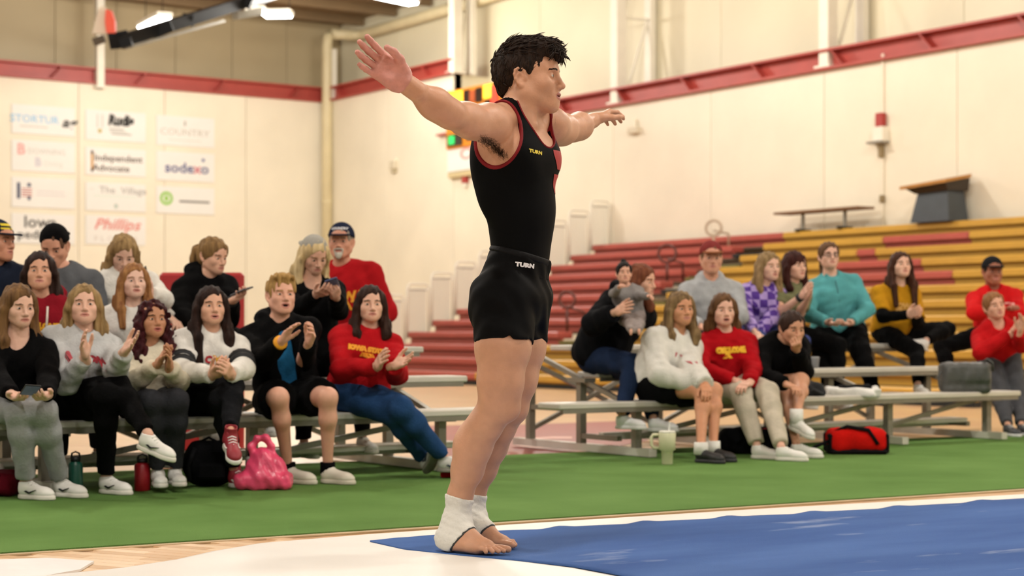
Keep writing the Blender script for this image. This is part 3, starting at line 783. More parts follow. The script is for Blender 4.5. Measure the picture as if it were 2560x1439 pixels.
# rounded guard panels stepping up the near end
M_guard = mat('guard_white', '#EFEBDB', 0.5)
for i in range(NR - 3 + 1):
    a_, z_ = brow(i)
    g = empty('guard_panel', (0, 0, 0)); g.parent = blc; g.location = (a_ - AR, 0.04, z_)
    w_, h_ = 0.47, 0.86
    pts = [(0.02, 0, -0.12), (0.02, 0, h_ - 0.08), (0.05, 0, h_ - 0.02), (0.1, 0, h_), (w_ - 0.08, 0, h_), (w_ - 0.03, 0, h_ - 0.02), (w_, 0, h_ - 0.08), (w_, 0, -0.12)]
    MB().tube(pts, 0.022, 6).build('frame_tube', M_guard, g, True)
    bars = MB()
    for k in range(9): bars.box((0.05 + (w_ - 0.1) * (k + 0.5) / 9, 0, h_ / 2 - 0.06), (0.0125, 0.012, h_ / 2 - 0.04))
    bars.box((w_ / 2, 0, h_ - 0.1), (w_ / 2 - 0.02, 0.012, 0.02)); bars.box((w_ / 2, 0, -0.08), (w_ / 2 - 0.02, 0.012, 0.02))
    bars.build('bars', M_guard, g)
# aisle handrails: looped tubes
M_rail = mat('rail_brown', '#5B2A24', 0.4); M_rail2 = mat('rail_tan', '#B9A58C', 0.4)
def handrail(px, py, hpx, rx, m, label):
    # base pixel on the aisle line
    best = min(range(1, 11), key=lambda i: abs(CH + (YH - py) / F * YA(px, brow(i)[0]) - brow(i)[1]))
    a_, z_ = brow(best); Y = YA(px, a_); q = W(*P(px, py, Y)); s_ = Y / F
    t = thing('aisle_handrail', label, 'handrail', (q.x, q.y, z_), group='handrails in the bleacher aisle')
    h_ = hpx * s_; r_ = rx * s_
    pts = [(0, 0, 0), (0, 0, h_ - 2 * r_)] + [(r_ * 0.5 * math.sin(k * 0.5236), -r_ * math.sin(k * 0.5236), h_ - r_ - r_ * math.cos(k * 0.5236)) for k in range(13)]
    MB().tube(pts, 0.024, 7).build('loop', m, t, True)
    MB().tube([(0.25, -0.1, 0), (0.25, -0.1, h_ * 0.5), (0, 0, h_ * 0.62)], 0.022, 7).build('brace', m, t, True)
handrail(1784, 622, 66, 19, M_rail2, 'pale looped handrail at the top of the bleacher aisle')
handrail(1668, 700, 90, 22, M_rail, 'dark looped handrail above the baby')
handrail(1560, 752, 74, 20, M_rail, 'dark looped handrail behind the black coat')
handrail(1418, 838, 100, 20, M_rail, 'dark looped handrail between the gymnast and the black coat')

# --- table and lectern on the top row
a_, z_ = brow(0)
M_ttop = mat('table_brown', '#7A5636', 0.5, 0.1, 4)
c = wpt(2057, 527, a_ + 0.12); c2 = wpt(1955, 535, a_ + 0.12); c3 = wpt(2165, 521, a_ + 0.12); L = abs(c2[1] - c3[1])
zt = c[2]
t = thing('folding_table', 'long narrow brown table standing on the top bleacher row', 'table', (c[0], c[1], z_))
MB().box((0, 0, zt - z_), (0.2, L / 2, 0.02), None, 0.006).build('tabletop', M_ttop, t)
for s_ in (-0.52, 0.48):
    MB().tube([(0, s_ * L / 2 * 1.0, 0.0), (0, s_ * L / 2, zt - z_ - 0.02)], 0.03, 8).build('leg', M_aludark, t)
    MB().box((0, s_ * L / 2, 0.02), (0.16, 0.03, 0.02)).build('foot', M_black, t)
c = wpt(2348, 570, a_ + 0.1); s_ = YA(2348, a_) / F
t = thing('lectern', 'dark grey lectern with a slanted wooden top on the top bleacher row', 'lectern', (c[0], c[1], z_ + 0.005))
Wl, Hl = 0.62, 0.46
V = [(-0.22, Wl * 0.62, 0), (-0.22, -Wl * 0.62, 0), (0.22, -Wl * 0.62, 0), (0.22, Wl * 0.62, 0), (-0.16, Wl * 0.45, Hl), (-0.16, -Wl * 0.5, Hl), (0.2, -Wl * 0.5, Hl), (0.2, Wl * 0.45, Hl)]
bf = [(0, 1, 5, 4), (1, 2, 6, 5), (2, 3, 7, 6), (3, 0, 4, 7), (4, 5, 6, 7), (3, 2, 1, 0)]
meshobj('body', V, bf, mat('lectern_grey', '#3A4146', 0.5, 0.1, 5), t)
V = [(-0.3, Wl * 0.85, Hl + 0.10), (-0.28, -Wl * 0.62, Hl + 0.16), (0.28, -Wl * 0.62, Hl + 0.26), (0.26, Wl * 0.8, Hl + 0.16)]
V = [(x, y, z - 0.05) for x, y, z in V] + V
meshobj('slanted_top', V, [(3, 2, 1, 0), (4, 5, 6, 7), (0, 1, 5, 4), (1, 2, 6, 5), (2, 3, 7, 6), (3, 0, 4, 7)], mat('lectern_wood', '#B07A34', 0.5, 0.12, 6), t)
V = [(-0.2, Wl * 0.5, Hl - 0.02), (-0.2, -Wl * 0.55, Hl), (0.24, -Wl * 0.58, Hl), (0.24, Wl * 0.5, Hl), (-0.27, Wl * 0.7, Hl + 0.06), (-0.27, -Wl * 0.6, Hl + 0.11), (0.26, -Wl * 0.6, Hl + 0.2), (0.25, Wl * 0.7, Hl + 0.1)]
meshobj('hood', V, bf, mat('lectern_dark', '#2C2013', 0.5), t)

# --- portable aluminium benches (three low rows)
SEATZ = (0.36, 0.535, 0.71)
def portable_bleacher(label, a0, a1, b0, starts, ends, frames):
    t = thing('portable_bleacher', label, 'bench', ((a0 + a1) / 2, b0, 0.0125)); ca = (a0 + a1) / 2
    for r in range(3):
        s0, s1 = starts[r] - ca, ends[r] - ca
        MB().box(((s0 + s1) / 2, r * 0.6 + 0.12, SEATZ[r] - 0.02), ((s1 - s0) / 2, 0.12, 0.02), None, 0.008).build('seat_plank', M_alu, t)
        MB().box(((s0 + s1) / 2, r * 0.6 + 0.012, SEATZ[r] - 0.045), ((s1 - s0) / 2 - 0.03, 0.008, 0.02)).build('seat_lip', M_aludark, t)
        if r:
            MB().box(((s0 + s1) / 2, r * 0.6 - 0.20, SEATZ[r] - 0.40), ((s1 - s0) / 2 - 0.25, 0.1, 0.018), None, 0.006).build('foot_plank', M_alu, t)
    for fa in frames:
        x = fa - ca
        MB().bar((x, -0.05, 0.03), (x, 1.5, 0.03), 0.06, 0.05).build('ground_runner', M_alu, t)
        for r in range(3):
            MB().bar((x, r * 0.6 + 0.12, 0.03), (x, r * 0.6 + 0.12, SEATZ[r] - 0.04), 0.05, 0.05).build('post', M_aludark, t)
            MB().bar((x, r * 0.6 + 0.02, SEATZ[r] - 0.055), (x, r * 0.6 + 0.22, SEATZ[r] - 0.055), 0.09, 0.03).build('seat_bracket', M_aludark, t)
        for r in (1, 2):
            MB().bar((x, r * 0.6 - 0.3, SEATZ[r] - 0.43), (x, r * 0.6 + 0.12, SEATZ[r] - 0.43), 0.04, 0.035).build('foot_bracket', M_aludark, t)
        MB().bar((x, 0.1, 0.3), (x, 1.3, 0.66), 0.03, 0.03).build('slope_brace', M_aludark, t)
    for f0, f1 in zip(frames[:-1], frames[1:]):
        x0, x1 = f0 - ca, f1 - ca; xm = (x0 + x1) / 2
        MB().bar((x0, 1.32, 0.12), (x1, 1.32, 0.6), 0.03, 0.03).build('cross_brace', M_aludark, t)
        MB().bar((x0, 1.36, 0.6), (x1, 1.36, 0.12), 0.03, 0.03).build('cross_brace', M_aludark, t)
        MB().bar((x0, 0.5, 0.11), (x1, 0.5, 0.11), 0.05, 0.05).build('tie_rail', M_alu, t)
        MB().bar((x0, 0.16, 0.12), (x1, 0.16, 0.31), 0.03, 0.03).build('cross_brace', M_aludark, t)
    return t
BL, BR = 8.62, 8.95
pb1 = portable_bleacher('aluminium three-row bench under the spectators left of the gymnast', 1.5, 5.95, BL, (1.5, 1.5, 1.5), (5.95, 5.95, 6.0), (1.9, 3.1, 4.25, 5.45))
pb2 = portable_bleacher('aluminium three-row bench under the spectators right of the gymnast', 6.6, 10.9, BR, (6.45, 7.2, 7.4), (10.75, 10.75, 10.75), (7.15, 8.3, 9.45, 10.5))
# hook wheel on the near end of the right bench
MB().tube([(-1.72, 1.3, 0.34), (-1.72, 1.3, 0.2), (-1.77, 1.28, 0.15), (-1.84, 1.26, 0.17), (-1.86, 1.25, 0.23)], 0.028, 8).build('hook', M_black, pb2, True)
# red upright mat behind the left benches
t = thing('standing_mat', 'red padded mat standing upright behind the left benches', 'mat', tuple(W(*P(505, 900, 12.2))), -TH)
t.location.z = 0
s_ = 12.2 / F; zt = CH + (YH - 681) * s_
for x0, x1 in ((400, 503), (505, 610)):
    MB().box((((x0 + x1) / 2 - 505) * s_, 0, zt / 2), ((x1 - x0) / 2 * s_, 0.04, zt / 2), None, 0.02).build('pad_panel', mat('red_vinyl', '#A12428', 0.4, 0.05, 3), t)

# ================================================================ PEOPLE: shared builders
def nrm(v): v = np.array(v, float); return v / (np.linalg.norm(v) + 1e-12)
def axes(yaw, pitch=0.0, roll=0.0):
    """rows: subject's right, forward, up (camera-aligned); yaw 0 faces the lens, + turns to the picture's right"""
    y, p = math.radians(yaw), math.radians(pitch)
    Fw = np.array((math.sin(y), -math.cos(y), 0.0)); U = np.array((0, 0, 1.0))
    R = np.cross(Fw, U)
    F2 = Fw * math.cos(p) + U * math.sin(p); U2 = U * math.cos(p) - Fw * math.sin(p)
    if roll:
        r = math.radians(roll); R, U2 = R * math.cos(r) + U2 * math.sin(r), U2 * math.cos(r) - R * math.sin(r)
    return np.array((R, F2, U2))

# ---- head (local: x subject's right, y forward, z up; origin midway between the ears)
def head_prims(mouth=0.0, male=False, neck=True, fat=0.0):
    j = 1.08 if male else 0.9
    br = 0.012 if male else 0.008
    P_ = [Ell((0, -0.016, 0.034), (0.0765, 0.097, 0.086)),
          Ell((0, 0.022, -0.028), (0.064 + fat, 0.072, 0.083 if male else 0.077), None, 0.03),
          Ell((0, 0.045, 0.045), (0.058, 0.048, 0.05), None, 0.03)]
    for s in (-1, 1):
        P_ += [Cone((s * 0.053 * j, 0.0, -0.05), (s * 0.018 * j, 0.070, -0.092 if male else -0.084), 0.02, 0.019, 0.03),
               Ell((s * 0.042, 0.055, -0.022), (0.022 + fat, 0.026, 0.024), None, 0.025)]
    P_ += [Ell((0, 0.076, -0.095 if male else -0.088), (0.02 * j, 0.017, 0.016), None, 0.02),
           Cone((-0.034, 0.081, 0.024), (0.034, 0.081, 0.024), br, br, 0.02)]
    if neck:
        P_ += [Cone((0, -0.022, -0.05), (0, -0.045, -0.2), 0.05 * j, 0.054 * j, 0.025)]
    for s in (-1, 1):
        P_ += [Ell((s * 0.032, 0.098, 0.003), (0.021, 0.017, 0.014), None, 0.012, 's'),
               Ell((s * 0.032, 0.0765, 0.003), (0.0155, 0.0135, 0.0125), None, 0.004)]
    P_ += [Cone((0, 0.088, 0.016), (0, 0.109, -0.026), 0.0085, 0.0105, 0.012), Ell((0, 0.111, -0.030), (0.0105, 0.009, 0.009), None, 0.008)]
    for s in (-1, 1): P_ += [Ell((s * 0.0125, 0.098, -0.033), (0.008, 0.011, 0.0075), None, 0.006)]
    P_ += [Ell((0, 0.078, -0.062), (0.034, 0.021, 0.026), None, 0.02)]
    gap = 0.004 + 0.012 * mouth
    P_ += [Ell((0, 0.094, -0.0555), (0.024, 0.010, 0.0065), None, 0.006), Ell((0, 0.091, -0.0605 - gap), (0.020, 0.010, 0.0078), None, 0.006)]
    P_ += [Ell((0, 0.104, -0.0585 - gap / 2), (0.018 + 0.004 * mouth, 0.014 + 0.012 * mouth, 0.0016 + 0.55 * gap * mouth), None, 0.003, 's')]
    for s in (-1, 1):
        ep = lambda u, v, o=0.0: (s * (0.0765 - 0.42 * u + o), -0.010 + u, -0.002 + v)
        P_ += [Ell(ep(-0.004, 0.0, -0.001), (0.0055, 0.018, 0.027), ((0.92, 0.39 * s, 0), (-0.39 * s, 0.92, 0), (0, 0, 1)), 0.006)]
        rim = [(0.012, 0.004), (0.012, 0.018), (0.004, 0.029), (-0.008, 0.031), (-0.018, 0.024), (-0.021, 0.010), (-0.018, -0.006), (-0.010, -0.020), (-0.002, -0.027)]
        for q0, q1 in zip(rim[:-1], rim[1:]): P_.append(Cone(ep(*q0, 0.003), ep(*q1, 0.003), 0.0042, 0.0042, 0.004))
        P_ += [Ell(ep(0.001, -0.028, 0.002), (0.0055, 0.0085, 0.009), None, 0.006), Ell(ep(-0.002, -0.001, 0.007), (0.0065, 0.0085, 0.013), None, 0.004, 's'), Ell(ep(0.012, -0.004, 0.0), (0.006, 0.006, 0.008), None, 0.006)]
    return P_
def face_mat(c, mouth=0.0):
    """0 skin 1 lips 2 eye white 3 iris 4 brow 5 mouth"""
    x, y, z = np.abs(c[:, 0]), c[:, 1], c[:, 2]
    m = np.zeros(len(c), int)
    gap = 0.004 + 0.012 * mouth; zc = -0.0585 - gap / 2
    m[(y > 0.083) & ((x / 0.0255) ** 2 + ((z - zc) / (0.0088 + gap * 0.72)) ** 2 < 1)] = 1
    m[(y > 0.07) & (y < 0.100) & ((x / 0.019) ** 2 + ((z - zc) / (0.003 + gap * 0.5)) ** 2 < 1) & (y < 0.098 - 0.02 * (x / 0.02) ** 2)] = 5 if mouth > 0.2 else 1
    e = (y > 0.068)
    ex = (x - 0.0318) / 0.0118; ez = (z - 0.003) / 0.0050
    m[e & (ex ** 2 + ez ** 2 < 1)] = 2
    m[e & ((x - 0.0315) ** 2 + (z - 0.0035) ** 2 < 0.0064 ** 2)] = 3
    m[e & (ex ** 2 + ez ** 2 < 1) & (ez > 0.55)] = 3
    tb = np.clip((x - 0.014) / 0.038, 0, 1); bz = 0.0245 + 0.0025 * np.sin(tb * 3.1416) - 0.0025 * tb
    m[e & (x > 0.014) & (x < 0.052) & (np.abs(z - bz) < 0.0030)] = 4
    return m
_heads = {}
def head_mesh(mouth, male, fat=0.0):
    k = (mouth, male, fat)
    if k not in _heads:
        V_, Q_ = sdf(head_prims(mouth, male, True, fat), 0.0036, smooth=1)
        c = V_[Q_].mean(1); _heads[k] = (V_, Q_, face_mat(c, mouth))
    return _heads[k]

# ---- right hand (local: wrist at origin, fingers +y, palm faces -z, thumb towards -x)
HANDPOSE = {'open': (6, 8, 6, 5.0, 0.9), 'clap': (10, 14, 10, 2.0, 0.7), 'relax': (22, 32, 22, 1.5, 0.6), 'curl': (48, 60, 35, 0.5, 0.5), 'fist': (78, 95, 55, 0.0, 0.2), 'flat': (3, 4, 3, 1.0, 0.25)}
def hand_prims(pose, k=0.006):
    c1, c2, c3, sp, th = HANDPOSE[pose]
    P_ = [RBox((0, 0.052, 0), (0.039, 0.046, 0.0135), None, 0.013, 0.01), Cone((0, -0.045, 0), (0, 0.02, 0), 0.0245, 0.025, 0.02),
          Ell((-0.024, 0.034, -0.008), (0.018, 0.032, 0.014), None, 0.012), Ell((0.024, 0.034, -0.007), (0.014, 0.032, 0.011), None, 0.012)]
    for i, (x, L, y0) in enumerate(((-0.0295, 0.071, 0.094), (-0.0098, 0.079, 0.098), (0.0105, 0.073, 0.095), (0.0295, 0.057, 0.088))):
        a = math.radians(sp * (i - 1.5)); d0 = np.array((math.sin(a), math.cos(a), 0)); p = np.array((x, y0 - 0.012, 0.001)); t = 0
        r = 0.0093 if i < 3 else 0.008
        for ln, cu, r0, r1 in ((0.46, c1, r * 1.06, r), (0.30, c2, r, r * 0.92), (0.25, c3, r * 0.92, r * 0.8)):
            t += math.radians(cu * (1 + 0.06 * (i - 1)))
            d = d0 * math.cos(t) + np.array((0, 0, -1)) * math.sin(t)
            q = p + d * (L * ln + (0.012 if ln == 0.46 else 0)); P_.append(Cone(p, q, r0, r1, k * 0.7)); p = q
    o = th
    p0 = np.array((-0.022, 0.018, -0.006)); p1 = p0 + np.array((-0.026 * (0.35 + o), 0.034, -0.012 - 0.01 * (1 - o)))
    p2 = p1 + np.array((-0.018 * o + 0.004 * (1 - o), 0.030, -0.006 - 0.012 * (1 - o))); p3 = p2 + np.array((-0.008 * o + 0.008 * (1 - o), 0.025, -0.003 - 0.006 * (1 - o)))
    P_ += [Cone(p0, p1, 0.0145, 0.0125, 0.01), Cone(p1, p2, 0.012, 0.0105, k), Cone(p2, p3, 0.0105, 0.0085, k)]
    return P_
_hands = {}
def hand_mesh(pose):
    if pose not in _hands: _hands[pose] = sdf(hand_prims(pose), 0.0045, smooth=1)
    return _hands[pose]
def hand_axes(d, n, right=True):
    Y_ = nrm(d); n = np.array(n, float); Z_ = -nrm(n - Y_ * np.dot(n, Y_)); X_ = np.cross(Y_, Z_)
    return X_, Y_, Z_
def place_hand(w_, d, n, pose, right, s=1.0):
    V_, Q_ = hand_mesh(pose); X_, Y_, Z_ = hand_axes(d, n)
    sx = 1 if right else -1
    out = w_ + s * (V_[:, :1] * sx * X_ + V_[:, 1:2] * Y_ + V_[:, 2:] * Z_)
    return out, (Q_ if right else Q_[:, ::-1])

# ---- hair (head-local)
def hair_wob(amp, wl, seed=0, curl=0.0):
    r = np.random.RandomState(seed)
    K = [(r.rand() * 6.28, wl * (0.7 + 0.7 * r.rand()), r.rand() * 6.28, 10 + 10 * r.rand()) for _ in range(4)]
    def f(x, y, z):
        q = 0
        for a, w_, ph, fz in K: q = q + np.sin((x * math.cos(a) + y * math.sin(a)) * 6.2832 / w_ + ph + 1.2 * np.sin(z * fz) + curl * np.sin(z * 55 + ph * 3 + x * 20))
        return amp * q / 2
    return f
def hair_prims(style, L=0.25):
    P_ = [Ell((0, -0.013, 0.042), (0.0885, 0.114, 0.095))]
    cut = [Ell((0, 0.112, -0.036), (0.076, 0.094, 0.108), None, 0.012, 's')]
    low = [Half((0, 0, -0.035), (0, 0.35, -1))]
    if style in ('long', 'longmid', 'curly', 'bangs', 'bob', 'back'):
        if style == 'bangs': cut = [Ell((0, 0.105, -0.06), (0.064, 0.085, 0.082), None, 0.01, 's')]
        P_ += cut
        w_ = {'curly': 0.045, 'bob': 0.03}.get(style, 0.03); fwd = 0.045 if style in ('long', 'bangs', 'bob') else 0.01
        for s in (-1, 1):
            p = [(s * 0.07, 0.030, 0.055), (s * 0.086, 0.018, -0.01), (s * 0.09, 0.012, -0.09), (s * 0.094, fwd, -0.18), (s * (0.085 if style != 'curly' else 0.12), fwd + 0.012, -L)]
            if style == 'back': p = p[:2] + [(s * 0.08, -0.03, -0.09), (s * 0.08, -0.06, -0.18), (s * 0.07, -0.07, -L)]
            r_ = [0.02, 0.02, w_ * 0.8, w_, w_ * 0.62]
            for i in range(4):
                if p[i + 1][2] < -L - 0.001: break
                P_.append(Cone(p[i], p[i + 1], r_[i], r_[i + 1], 0.02))
            for k_, (dx, dy) in enumerate(((0.078, -0.03), (0.05, -0.075))):
                P_.append(Cone((s * dx, dy, 0.0), (s * (dx + 0.012), dy - 0.005, -min(L, 0.13)), 0.034, 0.04, 0.03))
                P_.append(Cone((s * (dx + 0.012), dy - 0.005, -min(L, 0.13)), (s * dx, dy - 0.004, -L * 0.97), 0.04, 0.028, 0.03))
        P_.append(Cone((0, -0.085, 0), (0, -0.09, -L * 0.95), 0.045, 0.04, 0.04))
    elif style in ('pony', 'bun', 'tied'):
        P_ += cut + low
        P_.append(Ell((0, -0.06, -0.01), (0.07, 0.065, 0.065), None, 0.03))
        if style == 'pony':
            p = [(0, -0.115, 0.03), (0, -0.16, 0.02), (0, -0.175, -0.05), (0, -0.16, -0.12), (0, -0.15, -L)]; r_ = [0.022, 0.034, 0.036, 0.032, 0.014]
            for i in range(4): P_.append(Cone(p[i], p[i + 1], r_[i], r_[i + 1], 0.015))
        if style == 'bun': P_.append(Ell((0, -0.05, 0.135), (0.04, 0.04, 0.035), None, 0.01))
    elif style == 'short':
        P_ = [Ell((0, -0.012, 0.046), (0.0865, 0.112, 0.095)), Ell((0, 0.05, 0.105), (0.068, 0.055, 0.03), None, 0.02)] + [Ell((0, 0.105, -0.04), (0.072, 0.085, 0.106), None, 0.01, 's'), Half((0, 0, -0.03), (0, 0.6, -1))]
        for s in (-1, 1): P_.append(Ell((s * 0.088, -0.008, -0.012), (0.02, 0.024, 0.038), None, 0.006, 's'))
    elif style == 'crop':
        P_ = [Ell((0, -0.012, 0.038), (0.081, 0.108, 0.088))] + cut + [Half((0, 0, -0.03), (0, 0.5, -1))]
        for s in (-1, 1): P_.append(Ell((s * 0.088, -0.008, -0.012), (0.02, 0.024, 0.038), None, 0.006, 's'))
    return P_
_hairs = {}
def hair_mesh(style, L, seed=0):
    k = (style, round(L, 2), seed)
    if k not in _hairs:
        am, wl, cu = (0.005, 0.035, 0.0) if style != 'curly' else (0.011, 0.05, 2.2)
        if style in ('short',): am, wl = 0.006, 0.04
        _hairs[k] = sdf(hair_prims(style, L), 0.0075, hair_wob(am, wl, seed, cu), smooth=1)
    return _hairs[k]
def hair_mat(col, col2=None):
    return mat('hair_' + col + (col2 or ''), col, 0.6, 0.35, 45, 0.6, 130, spec=0.12, stretch=(1, 1, 0.08), col2=col2)

# ---- shoes (local: heel at origin, toe +y, sole on z = 0)
def shoe_prims(high=False):
    P_ = [Ell((0, 0.055, 0.056), (0.039, 0.052, 0.05)), Cone((0, 0.06, 0.066), (0, 0.2, 0.04), 0.04, 0.034, 0.03), Ell((0, 0.205, 0.037), (0.043, 0.062, 0.032), None, 0.03), Cone((0, 0.05, 0.06), (0, 0.047, 0.105 if not high else 0.15), 0.039, 0.04, 0.02, 1)]
    P_ += [Cone((0, 0.05, 0.09), (0, 0.046, 0.2), 0.031, 0.034, 0.004, op='s'), Half((0, 0, 0.022), (0, 0, -1), 0.003)]
    return P_
def sole_prims():
    return [Ell((0, 0.06, 0.012), (0.042, 0.066, 0.05), None, 0.02), Cone((0, 0.06, 0.01), (0, 0.2, 0.01), 0.038, 0.044, 0.02), Ell((0, 0.205, 0.012), (0.047, 0.07, 0.05), None, 0.02), Half((0, 0, 0.030), (0, 0, 1), 0.003), Half((0, 0, 0.0), (0, 0, -1), 0.003)]
_shoe = {}
def shoe_parts():
    if not _shoe:
        for h_ in (False, True): _shoe[h_] = sdf(shoe_prims(h_), 0.006)
        _shoe['sole'] = sdf(sole_prims(), 0.006)
        lc = MB()
        for i in range(5):
            y = 0.095 + i * 0.02; z = 0.108 - i * 0.0085
            lc.tube([(-0.026, y, z - 0.012), (0, y + 0.002, z), (0.026, y, z - 0.012)], 0.004, 5)
        _shoe['lace'] = lc
        sw = [(-0.2, 0.0), (0.35, -0.02), (1.0, 0.35), (0.3, 0.12), (-0.05, 0.16)]
    return _shoe
def add_shoe(root, base, ankle, yaw, pitch, upper, sole, lace, s=0.95, high=False, mark=None, roll=0.0):
    """shoe under an ankle; returns nothing"""
    A = axes(yaw, pitch, roll); S = shoe_parts()
    o = ankle - s * (A[1] * 0.048 + A[2] * 0.10)
    tf = lambda V_: o - base + s * (V_[:, :1] * A[0] + V_[:, 1:2] * A[1] + V_[:, 2:] * A[2])
    V_, Q_ = S[high]; sh = arrobj('shoe', tf(V_), Q_, upper, root)
    V_, Q_ = S['sole']; arrobj('sole', tf(V_), Q_, sole, sh)
    if lace is not None:
        l = S['lace']; meshobj('laces', tf(np.array(l.V)), l.F, lace, sh, True)
    if mark is not None:
        for sx in (-1, 1):
            pts = [(0.075, 0.05), (0.11, 0.036), (0.165, 0.062), (0.11, 0.046), (0.09, 0.056)]
            V2 = np.array([(sx * (0.0445 + dx), y, z) for y, z in pts for dx in (0.0, 0.002)])
            V2 = np.array([(sx * 0.046, y, z) for y, z in pts] + [(sx * 0.030, y, z) for y, z in pts])
            n = len(pts); meshobj('side_mark', tf(V2), [tuple(range(n))[::sx], tuple(range(n, 2 * n))[::-sx]] + [((i, (i + 1) % n, n + (i + 1) % n, n + i))[::sx] for i in range(n)], mark, sh)
    return sh

SKIN = {}
def skin(h):
    return mat('skin_' + h, h, 0.5, 0.05, 30, 0.1, 200, spec=0.35, sss=0.12)
def eyes_etc(brow, lip):
    return [mat('lip_' + lip, lip, 0.4), mat('eye_white', '#C9BDB2', 0.3), mat('iris', '#2A1D16', 0.25), hair_mat(brow), mat('mouth_dark', '#3A1512', 0.5)]

def child(p, px, py, L, near=True):
    """the end of a bone of length L that starts at p and ends on the sight line of a pixel"""
    d = np.array([(px - CX) / F, 1.0, -(py - YH) / F]); o = np.array((0, 0, CH)); oc = p - o
    a = d @ d; b = d @ oc; c = oc @ oc - L * L; D = b * b - a * c
    t = b / a if D <= 0 else (b - math.sqrt(D)) / a if near else (b + math.sqrt(D)) / a
    q = o + d * t
    return q
def limit(p, q, L):
    v = q - p; n = np.linalg.norm(v)
    return p + v / n * L if n > L else q

